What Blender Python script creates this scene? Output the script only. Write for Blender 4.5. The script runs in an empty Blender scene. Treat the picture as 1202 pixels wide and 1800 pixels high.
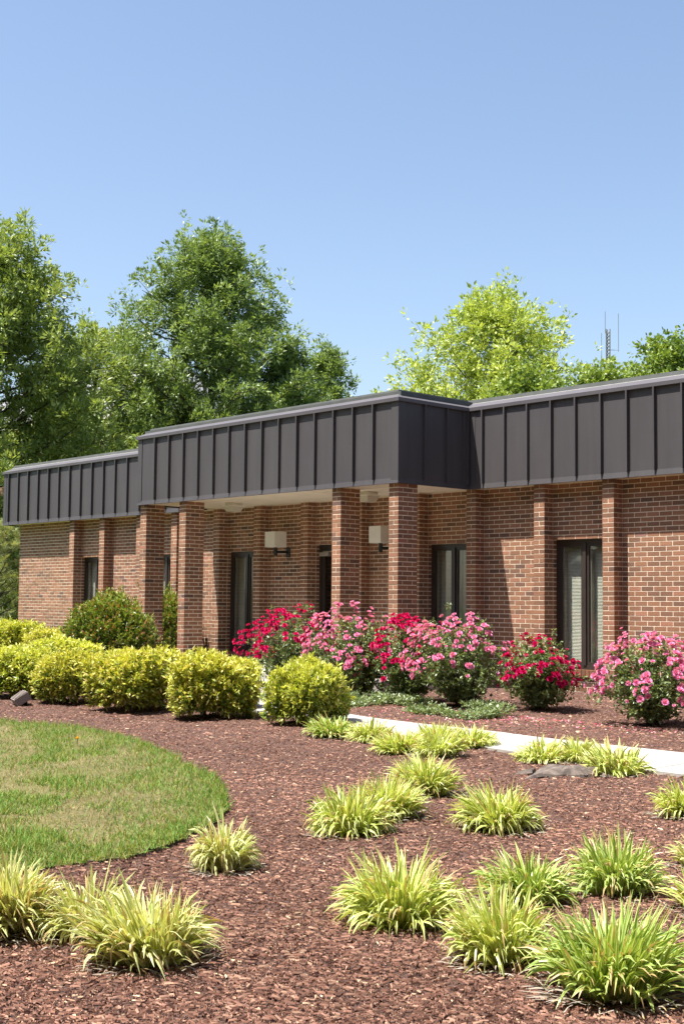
import bpy, math, random
import numpy as np
from mathutils import Vector, Matrix, Quaternion

# ------------------------------------------------------------------ camera, sky, sun, exposure
# world: x along the facade (right), y into the building (facade at y = 0, camera at negative y), z up
SC = bpy.context.scene
COL = SC.collection
cam_d = bpy.data.cameras.new('camera')
cam_d.sensor_fit = 'VERTICAL'
cam_d.sensor_height = 36.0
cam_d.sensor_width = 24.0
cam_d.lens = 46.29
cam_d.clip_start = 0.1
cam_d.clip_end = 3000.0
cam = bpy.data.objects.new('camera', cam_d)
COL.objects.link(cam)
CAM = Vector((11.085, -15.209, 1.198))
yaw, pitch, roll = 0.8313, 0.0701, 0.0099
Fw = Vector((-math.sin(yaw) * math.cos(pitch), math.cos(yaw) * math.cos(pitch), math.sin(pitch)))
Rt = Fw.cross(Vector((0, 0, 1))).normalized()
Up = Rt.cross(Fw)
Rr = Rt * math.cos(roll) + Up * math.sin(roll)
Ur = Up * math.cos(roll) - Rt * math.sin(roll)
M3 = Matrix((Rr, Ur, -Fw)).transposed()
cam.matrix_world = Matrix.Translation(CAM) @ M3.to_4x4()
SC.camera = cam

SUN_TO = Vector((-0.47, -1.0, 2.62)).normalized()
sun_el = math.asin(SUN_TO.z)
world = bpy.data.worlds.new('World')
SC.world = world
world.use_nodes = True
wn = world.node_tree.nodes
bg = wn['Background']
sky = wn.new('ShaderNodeTexSky')
sky.sky_type = 'NISHITA'
sky.sun_disc = False
sky.sun_elevation = sun_el
sky.sun_rotation = math.atan2(SUN_TO.x, SUN_TO.y)
sky.altitude = 300.0
sky.air_density = 1.0
sky.dust_density = 2.2
sky.ozone_density = 0.4
world.node_tree.links.new(sky.outputs[0], bg.inputs[0])
bg.inputs[1].default_value = 0.10
sun_d = bpy.data.lights.new('sun', 'SUN')
sun_d.energy = 5.0
sun_d.angle = math.radians(0.53)
sun_d.color = (1.0, 0.95, 0.87)
sun = bpy.data.objects.new('sun', sun_d)
COL.objects.link(sun)
sun.rotation_euler = (-SUN_TO).to_track_quat('-Z', 'Y').to_euler()
vs = SC.view_settings
vs.view_transform = 'Standard'
vs.look = 'None'
vs.exposure = 1.14
vs.gamma = 1.0
SC.cycles.max_bounces = 8
SC.cycles.transparent_max_bounces = 12
SC.cycles.use_denoising = True

rng = np.random.default_rng(7)
random.seed(7)


# ------------------------------------------------------------------ helpers
def tag(o, label=None, cat=None, group=None, kind=None):
    if label: o['label'] = label
    if cat: o['category'] = cat
    if group: o['group'] = group
    if kind: o['kind'] = kind
    return o


def empty(name, loc=(0, 0, 0), rz=0.0):
    o = bpy.data.objects.new(name, None)
    o.empty_display_size = 0.2
    COL.objects.link(o)
    o.location = loc
    o.rotation_euler = (0, 0, rz)
    return o


def link(name, me, parent=None, mat=None, loc=None):
    if mat is not None and len(me.materials) == 0:
        me.materials.append(mat)
    o = bpy.data.objects.new(name, me)
    COL.objects.link(o)
    if parent is not None:
        o.parent = parent
    if loc is not None:
        o.location = loc
    return o


def mesh_np(name, V, faces, col=None, smooth=False):
    """V (N,3); faces list of (M,3) or (M,4) int arrays; col (N,3) linear colour."""
    V = np.asarray(V, dtype=np.float32)
    me = bpy.data.meshes.new(name)
    if not isinstance(faces, list):
        faces = [faces]
    faces = [np.asarray(f, dtype=np.int32) for f in faces if len(f)]
    nl = sum(f.size for f in faces)
    nf = sum(len(f) for f in faces)
    me.vertices.add(len(V))
    me.vertices.foreach_set('co', V.ravel())
    me.loops.add(nl)
    me.loops.foreach_set('vertex_index', np.concatenate([f.ravel() for f in faces]))
    me.polygons.add(nf)
    starts, s = [], 0
    for f in faces:
        k = f.shape[1]
        starts.append(s + np.arange(len(f)) * k)
        s += f.size
    me.polygons.foreach_set('loop_start', np.concatenate(starts).astype(np.int32))
    me.update(calc_edges=True)
    me.polygons.foreach_set('use_smooth', np.full(nf, bool(smooth)))
    if col is not None:
        a = me.attributes.new('Col', 'FLOAT_COLOR', 'POINT')
        c4 = np.ones((len(V), 4), dtype=np.float32)
        c4[:, :3] = col
        a.data.foreach_set('color', c4.ravel())
    me.validate()
    return me


class MB:
    """collects boxes, tubes, sweeps into one mesh"""
    def __init__(self):
        self.V, self.F4, self.F3, self.C, self.n = [], [], [], [], 0

    def add(self, v, f4=None, f3=None, c=None):
        v = np.asarray(v, dtype=float)
        if f4 is not None and len(f4): self.F4.append(np.asarray(f4) + self.n)
        if f3 is not None and len(f3): self.F3.append(np.asarray(f3) + self.n)
        self.V.append(v)
        self.C.append(np.tile(c if c is not None else (1, 1, 1), (len(v), 1)))
        self.n += len(v)

    def box(self, x0, x1, y0, y1, z0, z1, c=None):
        v = [(x0, y0, z0), (x1, y0, z0), (x1, y1, z0), (x0, y1, z0), (x0, y0, z1), (x1, y0, z1), (x1, y1, z1), (x0, y1, z1)]
        f = [(0, 3, 2, 1), (4, 5, 6, 7), (0, 1, 5, 4), (1, 2, 6, 5), (2, 3, 7, 6), (3, 0, 4, 7)]
        self.add(v, f, c=c)

    def tube(self, pts, rad, k=6, c=None, cap=True):
        pts = np.asarray(pts, float)
        m = len(pts)
        rad = np.broadcast_to(rad, (m,))
        t = np.gradient(pts, axis=0)
        t /= np.linalg.norm(t, axis=1)[:, None] + 1e-9
        ref = np.array([0.31, 0.17, 0.93]) if abs(t[0][2]) < 0.8 else np.array([0.9, 0.3, 0.1])
        a = np.cross(t, ref); a /= np.linalg.norm(a, axis=1)[:, None] + 1e-9
        b = np.cross(t, a)
        th = np.arange(k) * 2 * np.pi / k
        v = pts[:, None, :] + rad[:, None, None] * (np.cos(th)[None, :, None] * a[:, None, :] + np.sin(th)[None, :, None] * b[:, None, :])
        f = []
        for i in range(m - 1):
            for j in range(k):
                f.append((i * k + j, i * k + (j + 1) % k, (i + 1) * k + (j + 1) % k, (i + 1) * k + j))
        f3 = []
        v = v.reshape(-1, 3)
        if cap:
            v = np.vstack([v, pts[0], pts[-1]])
            for j in range(k):
                f3.append((len(v) - 2, (j + 1) % k, j))
                f3.append((len(v) - 1, (m - 1) * k + j, (m - 1) * k + (j + 1) % k))
        self.add(v, f, f3, c)

    def sweep(self, path, prof, c=None, closed_ends=True):
        """path: [(x, n)] left to right; prof: closed polygon of (outward offset, z); outward is towards +n"""
        P = np.asarray(path, float)
        m = len(P)
        d = np.diff(P, axis=0); d /= np.linalg.norm(d, axis=1)[:, None]
        nr = np.stack([-d[:, 1], d[:, 0]], axis=1)          # left of travel = +n when travelling +x
        k = len(prof)
        V = []
        for i in range(m):
            if i == 0: off = nr[0]
            elif i == m - 1: off = nr[-1]
            else:
                s = nr[i - 1] + nr[i]
                off = s / (1 + nr[i - 1] @ nr[i])
            for (o, z) in prof:
                q = P[i] + off * o
                V.append((q[0], -q[1], z))
        F = []
        for i in range(m - 1):
            for j in range(k):
                F.append((i * k + j, i * k + (j + 1) % k, (i + 1) * k + (j + 1) % k, (i + 1) * k + j))
        self.add(V, F, c=c)
        if closed_ends and k == 4:
            self.add([V[j] for j in range(k)], [(0, 1, 2, 3)])
            self.add([V[(m - 1) * k + j] for j in range(k)], [(3, 2, 1, 0)])

    def mesh(self, name, smooth=False, color=False):
        V = np.vstack(self.V)
        f = []
        if self.F4: f.append(np.vstack(self.F4))
        if self.F3: f.append(np.vstack(self.F3))
        return mesh_np(name, V, f, np.vstack(self.C) if color else None, smooth)

    def build(self, name, mat, parent=None, smooth=False, color=False):
        return link(name, self.mesh(name, smooth, color), parent, mat)


def hash2(ix, iy, s=0):
    h = np.sin(ix * 127.1 + iy * 311.7 + s * 74.7) * 43758.5453
    return h - np.floor(h)


def vnoise(x, y, s=0):
    x = np.asarray(x, float); y = np.asarray(y, float)
    ix, iy = np.floor(x), np.floor(y)
    fx, fy = x - ix, y - iy
    fx = fx * fx * (3 - 2 * fx); fy = fy * fy * (3 - 2 * fy)
    a = hash2(ix, iy, s); b = hash2(ix + 1, iy, s); c = hash2(ix, iy + 1, s); d = hash2(ix + 1, iy + 1, s)
    return (a * (1 - fx) + b * fx) * (1 - fy) + (c * (1 - fx) + d * fx) * fy


def fbm(x, y, s=0, o=4):
    t = 0; a = 0.5; f = 1
    for i in range(o):
        t = t + a * vnoise(x * f, y * f, s + i * 3); a *= 0.5; f *= 2.03
    return t / (1 - 0.5 ** o)


def gz(n):
    """ground height at distance n in front of the facade"""
    return -0.024 * np.clip(n, -40.0, 40.0)


def in_poly(x, y, poly):
    x = np.asarray(x); y = np.asarray(y)
    ins = np.zeros(x.shape, bool)
    P = np.asarray(poly)
    j = len(P) - 1
    for i in range(len(P)):
        xi, yi, xj, yj = P[i, 0], P[i, 1], P[j, 0], P[j, 1]
        c = ((yi > y) != (yj > y)) & (x < (xj - xi) * (y - yi) / (yj - yi + 1e-12) + xi)
        ins ^= c
        j = i
    return ins


def unit(v):
    return v / (np.linalg.norm(v, axis=-1, keepdims=True) + 1e-9)


def frames(d, up=None, r=rng, jitter=1.0):
    """rotation matrices whose x axis is d, z axis roughly up with random roll"""
    d = unit(d)
    n = len(d)
    if up is None: up = np.tile((0, 0, 1.0), (n, 1))
    h = up + r.normal(0, jitter, (n, 3)) * 0.5
    y = unit(np.cross(h, d))
    z = np.cross(d, y)
    return np.stack([d, y, z], axis=2)


def scatter(tv, tf, pos, R, scale, col=None, tcol=None):
    tv = np.asarray(tv, float); tf = np.asarray(tf)
    n = len(pos); k = len(tv)
    scale = np.asarray(scale, float)
    if scale.ndim == 1: scale = scale[:, None]
    sv = tv[None] * scale[:, None, :]
    V = pos[:, None, :] + np.einsum('nij,nkj->nki', R, sv)
    Fa = tf[None] + (np.arange(n) * k)[:, None, None]
    C = None
    if col is not None:
        C = np.repeat(col[:, None, :], k, axis=1)
        if tcol is not None: C = C * np.asarray(tcol)[None, :, None]
        C = C.reshape(-1, 3)
    return V.reshape(-1, 3), Fa.reshape(-1, tf.shape[1]), C


LEAF4 = ([(0, 0, 0), (0.45, 0.5, 0.10), (1, 0, -0.06), (0.45, -0.5, 0.10)], [(0, 2, 1), (0, 3, 2)])
LEAF6 = ([(0, 0, 0), (0.28, 0.42, 0.08), (0.68, 0.40, 0.07), (1, 0, -0.08), (0.68, -0.40, 0.07), (0.28, -0.42, 0.08)],
         [(0, 3, 2, 1), (0, 5, 4, 3)])


# ------------------------------------------------------------------ materials
def nmat(name):
    m = bpy.data.materials.new(name)
    m.use_nodes = True
    nt = m.node_tree
    b = nt.nodes['Principled BSDF']
    return m, nt, b


def ramp(nt, fac, stops):
    r = nt.nodes.new('ShaderNodeValToRGB')
    el = r.color_ramp.elements
    while len(el) < len(stops): el.new(0.5)
    for e, (p, c) in zip(el, stops):
        e.position = p
        e.color = (*c, 1)
    nt.links.new(fac, r.inputs[0])
    return r.outputs[0]


def noise(nt, scale, detail=3, rough=0.55, vec=None, w=None):
    n = nt.nodes.new('ShaderNodeTexNoise')
    n.inputs['Scale'].default_value = scale
    n.inputs['Detail'].default_value = detail
    n.inputs['Roughness'].default_value = rough
    if vec is not None: nt.links.new(vec, n.inputs['Vector'])
    return n.outputs['Fac']


def objco(nt, scl=None):
    g = nt.nodes.new('ShaderNodeNewGeometry')
    out = g.outputs['Position']
    if scl:
        mp = nt.nodes.new('ShaderNodeMapping')
        mp.inputs['Scale'].default_value = scl
        nt.links.new(out, mp.inputs['Vector'])
        out = mp.outputs[0]
    return out


def mix(nt, fac, a, b, mode='MIX'):
    m = nt.nodes.new('ShaderNodeMix')
    m.data_type = 'RGBA'
    m.blend_type = mode
    for sock, val in ((0, fac), (6, a), (7, b)):
        if isinstance(val, (int, float)): m.inputs[sock].default_value = val
        elif isinstance(val, tuple): m.inputs[sock].default_value = (*val, 1)
        else: nt.links.new(val, m.inputs[sock])
    return m.outputs[2]


def bump(nt, b, h, strength=0.3, dist=0.01):
    n = nt.nodes.new('ShaderNodeBump')
    n.inputs['Strength'].default_value = strength
    n.inputs['Distance'].default_value = dist
    nt.links.new(h, n.inputs['Height'])
    nt.links.new(n.outputs[0], b.inputs['Normal'])


def plain(name, c, rough=0.6, metal=0.0, var=0.15, scale=6.0, bumpk=0.0, bs=80.0, spec=0.5):
    m, nt, b = nmat(name)
    co = objco(nt)
    f = noise(nt, scale, 4, 0.6, co)
    lo = tuple(x * (1 - var) for x in c); hi = tuple(min(1, x * (1 + var)) for x in c)
    nt.links.new(ramp(nt, f, [(0.3, lo), (0.7, hi)]), b.inputs['Base Color'])
    b.inputs['Roughness'].default_value = rough
    b.inputs['Metallic'].default_value = metal
    b.inputs['Specular IOR Level'].default_value = spec
    if bumpk: bump(nt, b, noise(nt, bs, 3, 0.6, co), bumpk, 0.004)
    return m


def brick_mat(name, single):
    m, nt, b = nmat(name)
    co = objco(nt)
    if single:
        v = nt.nodes.new('ShaderNodeObjectInfo').outputs['Random']
    else:
        a = nt.nodes.new('ShaderNodeAttribute'); a.attribute_name = 'Col'
        s = nt.nodes.new('ShaderNodeSeparateColor'); nt.links.new(a.outputs['Color'], s.inputs[0])
        v = s.outputs[0]
    base = ramp(nt, v, [(0.0, (0.15, 0.094, 0.076)), (0.05, (0.215, 0.120, 0.080)), (0.3, (0.278, 0.144, 0.088)), (0.62, (0.318, 0.160, 0.095)),
                        (0.88, (0.358, 0.184, 0.110)), (0.985, (0.40, 0.19, 0.125)), (1.0, (0.30, 0.17, 0.135))])
    sp = noise(nt, 55, 4, 0.7, co)
    c1 = mix(nt, 0.75, base, ramp(nt, sp, [(0.3, (0.62, 0.62, 0.64)), (0.55, (1, 1, 1)), (0.8, (1.25, 1.22, 1.2))]), 'MULTIPLY')
    st = noise(nt, 1.1, 4, 0.6, co)
    c2 = mix(nt, 1.0, c1, ramp(nt, st, [(0.35, (0.86, 0.86, 0.87)), (0.7, (1.06, 1.05, 1.05))]), 'MULTIPLY')
    sx = nt.nodes.new('ShaderNodeSeparateXYZ'); nt.links.new(co, sx.inputs[0])
    dn = nt.nodes.new('ShaderNodeMath'); dn.operation = 'MULTIPLY_ADD'; dn.inputs[1].default_value = -0.9
    nt.links.new(noise(nt, 2.4, 4, 0.65, co), dn.inputs[0]); nt.links.new(sx.outputs[2], dn.inputs[2])
    c2 = mix(nt, 1.0, c2, ramp(nt, dn.outputs[0], [(0.0, (0.74, 0.70, 0.66)), (0.35, (1, 1, 1))]), 'MULTIPLY')
    nt.links.new(c2, b.inputs['Base Color'])
    b.inputs['Roughness'].default_value = 0.88
    b.inputs['Specular IOR Level'].default_value = 0.25
    bump(nt, b, noise(nt, 140, 4, 0.7, co), 0.5, 0.004)
    return m


def leaf_mat(name, trans=0.3, rough=0.5, spec=0.4, gain=1.0):
    m, nt, b = nmat(name)
    a = nt.nodes.new('ShaderNodeAttribute'); a.attribute_name = 'Col'
    col = a.outputs['Color']
    nt.links.new(col, b.inputs['Base Color'])
    b.inputs['Roughness'].default_value = rough
    b.inputs['Specular IOR Level'].default_value = spec
    t = nt.nodes.new('ShaderNodeBsdfTranslucent')
    tc = mix(nt, 1.0, col, (1.15 * gain, 1.1 * gain, 0.5 * gain), 'MULTIPLY')
    nt.links.new(tc, t.inputs['Color'])
    ms = nt.nodes.new('ShaderNodeMixShader')
    ms.inputs[0].default_value = trans
    nt.links.new(b.outputs[0], ms.inputs[1])
    nt.links.new(t.outputs[0], ms.inputs[2])
    nt.links.new(ms.outputs[0], nt.nodes['Material Output'].inputs[0])
    return m


M = {}
M['brick'] = brick_mat('brick_joined', False)
M['brick1'] = brick_mat('brick_single', True)
M['mortar'] = plain('mortar', (0.82, 0.71, 0.56), 0.95, var=0.18, scale=9, bumpk=0.5, bs=160, spec=0.2)
def metal_mat():
    m, nt, b = nmat('bronze_metal')
    f = noise(nt, 1.0, 5, 0.65, objco(nt, (9.0, 9.0, 0.7)))
    g = noise(nt, 0.9, 3, 0.5, objco(nt))
    c = ramp(nt, f, [(0.25, (0.066, 0.061, 0.064)), (0.5, (0.072, 0.067, 0.071)), (0.8, (0.079, 0.074, 0.078))])
    c = mix(nt, 1.0, c, ramp(nt, g, [(0.3, (0.92, 0.92, 0.93)), (0.7, (1.07, 1.07, 1.06))]), 'MULTIPLY')
    nt.links.new(c, b.inputs['Base Color'])
    b.inputs['Roughness'].default_value = 0.5
    b.inputs['Specular IOR Level'].default_value = 0.22
    bump(nt, b, noise(nt, 2.2, 2, 0.4, objco(nt, (1.0, 1.0, 0.5))), 0.25, 0.02)
    return m


M['metal'] = metal_mat()
M['cap'] = plain('cap_metal', (0.105, 0.098, 0.108), 0.5, 0.0, var=0.08, scale=2.2, bumpk=0.05, bs=120, spec=0.3)
M['membrane'] = plain('roof_membrane', (0.085, 0.092, 0.088), 0.9, var=0.2, scale=3)
M['white_line'] = plain('sealant', (0.6, 0.6, 0.58), 0.8)
M['soffit'] = plain('soffit_board', (0.80, 0.73, 0.60), 0.75, var=0.05, scale=2, spec=0.3)
M['frame'] = plain('bronze_frame', (0.042, 0.032, 0.028), 0.4, 0.0, var=0.1, scale=5, spec=0.5)
M['blind'] = plain('blind_vinyl', (0.80, 0.77, 0.68), 0.6, var=0.05)
M['edge_grey'] = plain('window_stop', (0.30, 0.28, 0.25), 0.5, var=0.05)
M['dark_int'] = plain('interior', (0.05, 0.05, 0.05), 0.9)
M['lamp_white'] = plain('lamp_acrylic', (0.82, 0.80, 0.73), 0.45, var=0.03, spec=0.5)
M['lamp_black'] = plain('lamp_bracket', (0.02, 0.02, 0.02), 0.5)
M['lens'] = plain('prismatic_lens', (0.55, 0.52, 0.43), 0.35, var=0.1, scale=40, bumpk=0.5, bs=60)
M['concrete'] = plain('concrete', (0.37, 0.352, 0.325), 0.9, var=0.10, scale=2.5, bumpk=0.4, bs=90, spec=0.25)
M['soil'] = plain('lawn_soil', (0.07, 0.05, 0.035), 1.0, var=0.4, scale=30, bumpk=0.8, bs=60, spec=0.1)
M['bark'] = plain('bark', (0.09, 0.075, 0.06), 0.95, var=0.3, scale=5, bumpk=0.6, bs=40, spec=0.2)
M['stem'] = plain('stem', (0.09, 0.065, 0.035), 0.9, var=0.3, scale=20, spec=0.2)
M['stump'] = plain('weathered_wood', (0.14, 0.115, 0.10), 0.95, var=0.45, scale=14, bumpk=1.0, bs=50, spec=0.2)
M['flood'] = plain('flood_light_bronze', (0.22, 0.185, 0.165), 0.6, var=0.08)
M['flood_dark'] = plain('flood_light_gap', (0.03, 0.025, 0.02), 0.8)
M['shingle'] = plain('grey_shingles', (0.22, 0.22, 0.23), 0.9, var=0.3, scale=12)
M['far_brick'] = plain('far_brick_wall', (0.19, 0.085, 0.06), 0.9, var=0.2, scale=8)
M['mast'] = plain('galvanised_steel', (0.19, 0.20, 0.21), 0.6)
M['leaf'] = leaf_mat('tree_leaf', 0.32, 0.42, 0.5)
M['leaf_soft'] = leaf_mat('pine_needles', 0.2, 0.6, 0.3)
M['shrub'] = leaf_mat('shrub_leaf', 0.28, 0.40, 0.5, 1.0)
M['rose_leaf'] = leaf_mat('rose_leaf', 0.30, 0.36, 0.55)
M['petal'] = leaf_mat('rose_petal', 0.30, 0.55, 0.25)
M['blade'] = leaf_mat('liriope_blade', 0.30, 0.38, 0.5, 1.0)
M['dry'] = leaf_mat('dry_straw', 0.15, 0.9, 0.1)
M['grass'] = leaf_mat('grass_blade', 0.30, 0.6, 0.25)
M['chip'] = leaf_mat('mulch_chip', 0.0, 0.92, 0.15)


def ground_mat(name, stops, sc1=38, sc2=3.0, bk=0.8, bs=70, bd=0.02):
    m, nt, b = nmat(name)
    co = objco(nt)
    f1 = noise(nt, sc1, 5, 0.7, co)
    f2 = noise(nt, sc2, 4, 0.6, co)
    c = ramp(nt, f1, stops)
    c = mix(nt, 1.0, c, ramp(nt, f2, [(0.3, (0.82, 0.80, 0.80)), (0.7, (1.12, 1.12, 1.12))]), 'MULTIPLY')
    nt.links.new(c, b.inputs['Base Color'])
    b.inputs['Roughness'].default_value = 0.95
    b.inputs['Specular IOR Level'].default_value = 0.15
    bump(nt, b, noise(nt, bs, 5, 0.75, co), bk, bd)
    return m


M['mulch'] = ground_mat('mulch_base', [(0.30, (0.07, 0.042, 0.034)), (0.46, (0.14, 0.082, 0.066)), (0.60, (0.20, 0.120, 0.098)), (0.75, (0.29, 0.18, 0.145))], 55, 2.5, 1.0, 60, 0.03)
M['turf'] = ground_mat('turf_base', [(0.3, (0.095, 0.088, 0.038)), (0.5, (0.165, 0.15, 0.065)), (0.7, (0.25, 0.21, 0.105))], 30, 2.0)
M['field'] = ground_mat('field_grass', [(0.3, (0.05, 0.08, 0.02)), (0.7, (0.11, 0.14, 0.04))], 2, 0.2)


def glass_mat():
    m, nt, b = nmat('window_glass')
    nt.nodes.remove(b)
    tr = nt.nodes.new('ShaderNodeBsdfTransparent'); tr.inputs[0].default_value = (0.92, 0.94, 0.92, 1)
    gl = nt.nodes.new('ShaderNodeBsdfGlossy'); gl.inputs['Roughness'].default_value = 0.02
    lw = nt.nodes.new('ShaderNodeLayerWeight'); lw.inputs[0].default_value = 0.5
    pw = nt.nodes.new('ShaderNodeMath'); pw.operation = 'POWER'; pw.inputs[1].default_value = 4.0
    nt.links.new(lw.outputs['Facing'], pw.inputs[0])
    fr = nt.nodes.new('ShaderNodeMath'); fr.operation = 'MULTIPLY_ADD'; fr.inputs[1].default_value = 0.7; fr.inputs[2].default_value = 0.07
    nt.links.new(pw.outputs[0], fr.inputs[0])
    ms = nt.nodes.new('ShaderNodeMixShader')
    nt.links.new(fr.outputs[0], ms.inputs[0])
    nt.links.new(tr.outputs[0], ms.inputs[1])
    nt.links.new(gl.outputs[0], ms.inputs[2])
    nt.links.new(ms.outputs[0], nt.nodes['Material Output'].inputs[0])
    return m


M['glass'] = glass_mat()

# ------------------------------------------------------------------ the ground
gx = [-700, -60, -25, 25, 60, 700]
gn = [-700, -40, -20, 0, 20, 40, 700]
V = [(x, -n, float(gz(n)) - 0.03) for n in gn for x in gx]
Fq = [(j * 6 + i, (j + 1) * 6 + i, (j + 1) * 6 + i + 1, j * 6 + i + 1) for j in range(6) for i in range(5)]
tag(link('ground', mesh_np('ground', V, np.array(Fq)), None, M['field']), kind='structure')

WALK_FAR = [(-2.45, 4.22), (-1.0, 4.45), (0.0, 4.70), (1.0, 4.80), (2.1, 4.82), (2.7, 4.90), (4.4, 4.94), (7.0, 5.0), (16.0, 5.1)]
WALK_NEAR = [(-2.75, 4.75), (-1.6, 5.08), (-0.95, 5.22), (0.0, 5.38), (1.0, 5.58), (2.0, 5.75), (3.4, 5.94), (4.7, 6.06), (7.0, 6.15), (16.0, 6.25)]
LAWN = [(-12, 8.5), (-6, 8.0), (-2.69, 7.88), (-1.87, 7.64), (-0.54, 7.76), (1.18, 8.25), (2.59, 8.84), (3.41, 9.31), (3.81, 9.6), (4.05, 9.82), (4.33, 10.15),
        (4.62, 10.65), (4.69, 10.97), (4.66, 11.3), (4.62, 11.7), (4.40, 12.2), (4.1, 12.8), (3.4, 13.8), (2, 15.4), (-12, 17.5)]


def smooth_poly(P, closed, k=6):
    P = np.asarray(P, float); out = []
    m = len(P)
    for i in range(m if closed else m - 1):
        p1, p2 = P[i], P[(i + 1) % m]
        p0 = P[i - 1] if (closed or i > 0) else p1
        p3 = P[(i + 2) % m] if (closed or i + 2 < m) else p2
        for t in np.arange(k) / k:
            out.append(0.5 * ((2 * p1) + (-p0 + p2) * t + (2 * p0 - 5 * p1 + 4 * p2 - p3) * t * t + (-p0 + 3 * p1 - 3 * p2 + p3) * t ** 3))
    if not closed: out.append(P[-1])
    return np.array(out)


LAWN_S = smooth_poly(LAWN, True, 8)
_r = np.random.default_rng(3)
_j = np.cumsum(_r.normal(0, 0.012, len(LAWN_S))); _j -= np.linspace(_j[0], _j[-1], len(_j))
LAWN_S = LAWN_S + _r.normal(0, 0.018, LAWN_S.shape) + np.clip(_j, -.03, .03)[:, None] * np.array([[0.5, -0.6]])
WF, WNr = smooth_poly(WALK_FAR, False), smooth_poly(WALK_NEAR, False)
WALK_POLY = np.vstack([WF, WNr[::-1]])
LANDING = [(-5.2, 3.3), (-2.3, 3.3), (-2.3, 4.2), (-5.2, 4.2)]


def bed_h(x, n):
    return gz(n) + 0.045 * (fbm(x * 1.3, n * 1.3, 1, 2) - 0.5) + 0.022 * (fbm(x * 7, n * 7, 5, 3) - 0.5)


def grid_sheet(name, x0, x1, n0, n1, st, hf, mat):
    xs = np.arange(x0, x1 + 1e-6, st); ns = np.arange(n0, n1 + 1e-6, st)
    X, N = np.meshgrid(xs, ns)
    Vv = np.stack([X.ravel(), -N.ravel(), hf(X.ravel(), N.ravel())], 1)
    a = np.arange((len(ns) - 1) * (len(xs) - 1)); r_, c_ = a // (len(xs) - 1), a % (len(xs) - 1)
    i0 = r_ * len(xs) + c_
    Fa = np.stack([i0, i0 + len(xs), i0 + len(xs) + 1, i0 + 1], 1)
    return tag(link(name, mesh_np(name, Vv, Fa, smooth=True), None, mat), kind='structure')


grid_sheet('mulch_bed', -13.0, 14.0, 0.05, 16.0, 0.12, bed_h, M['mulch'])


# walk: concrete slabs with joints between them
def walk_edge(P, x):
    return np.interp(x, P[:, 0], P[:, 1])


walk_root = tag(empty('concrete_path', (0, -5, float(gz(5)))), kind='structure')
jx = [-2.6, -1.35, -0.1, 1.12, 2.35, 3.55, 4.78, 6.0, 7.2, 8.5, 9.8, 11.1, 12.4]
for i in range(len(jx) - 1):
    xs = np.linspace(jx[i] + 0.006, jx[i + 1] - 0.006, 7)
    mb = MB()
    top = [(x, -walk_edge(WF, x), float(gz(walk_edge(WF, x))) + 0.028) for x in xs] + [(x, -walk_edge(WNr, x), float(gz(walk_edge(WNr, x))) + 0.028) for x in xs]
    bot = [(a, b, c - 0.1) for a, b, c in top]
    k = len(xs)
    f = [(j, j + k, j + k + 1, j + 1) for j in range(k - 1)]
    mb.add(top + bot, f + [(j, j + 1, j + 1 + 2 * k, j + 2 * k) for j in range(k - 1)] + [(j + k, j + 3 * k, j + 3 * k + 1, j + k + 1) for j in range(k - 1)]
           + [(0, 2 * k, 3 * k, k), (k - 1, 2 * k - 1, 4 * k - 1, 3 * k - 1)])
    o = mb.build('slab', M['concrete'], walk_root)
    o.matrix_parent_inverse = Matrix.Translation((0, 5, -float(gz(5))))

mb = MB()
mb.box(-9.6, -2.15, -2.35, 0.0, -0.2, 0.135)
mb.box(-5.2, -4.1, -3.3, -2.353, -0.2, 0.045)
mb.box(-5.2, -2.3, -4.2, -3.303, -0.25, 0.02)
tag(mb.build('entry_paving', M['concrete']), kind='structure')

# lawn sheet, raised a little, with its cut soil edge
L = len(LAWN_S)
import mathutils
from mathutils.geometry import tessellate_polygon
LAWN_H = 0.034
lx0, lx1, ln0, ln1 = -12.0, 4.8, 7.4, 17.5
st = 0.16
xs = np.arange(lx0, lx1, st); ns = np.arange(ln0, ln1, st)
X, N = np.meshgrid(xs, ns); X = X.ravel(); N = N.ravel()
ins = in_poly(X, N, LAWN_S)
# keep interior points away from the edge
D2 = np.min((X[:, None] - LAWN_S[None, :, 0]) ** 2 + (N[:, None] - LAWN_S[None, :, 1]) ** 2, axis=1)
keep = ins & (D2 > 0.08 ** 2)
pts2 = np.vstack([LAWN_S, np.stack([X[keep], N[keep]], 1)])
edges = [(i, (i + 1) % L) for i in range(L)]
from mathutils.geometry import delaunay_2d_cdt
vv, ee, ff, *_ = delaunay_2d_cdt([Vector(p) for p in pts2], edges, [list(range(L))], 1, 1e-5)
lv = np.array([(v.x, v.y) for v in vv])


def lawn_h(x, n):
    return gz(n) + LAWN_H + 0.03 * (fbm(x * 1.7, n * 1.7, 9, 3) - 0.5)


f3 = np.array([f for f in ff if len(f) == 3])
LV = np.stack([lv[:, 0], -lv[:, 1], lawn_h(lv[:, 0], lv[:, 1])], 1)
tag(link('lawn', mesh_np('lawn', LV, f3, smooth=True), None, M['turf']), kind='structure')
top = np.stack([LAWN_S[:, 0], -LAWN_S[:, 1], lawn_h(LAWN_S[:, 0], LAWN_S[:, 1]) + 0.002], 1)
cen = LAWN_S.mean(0)
out = LAWN_S + unit(LAWN_S - cen) * 0.02
bot = np.stack([out[:, 0], -out[:, 1], gz(out[:, 1]) - 0.05], 1)
i0 = np.arange(L); i1 = (i0 + 1) % L
tag(link('lawn_edge', mesh_np('lawn_edge', np.vstack([top, bot]), np.stack([i0, i1, i1 + L, i0 + L], 1)), None, M['soil']), kind='structure')

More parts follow.
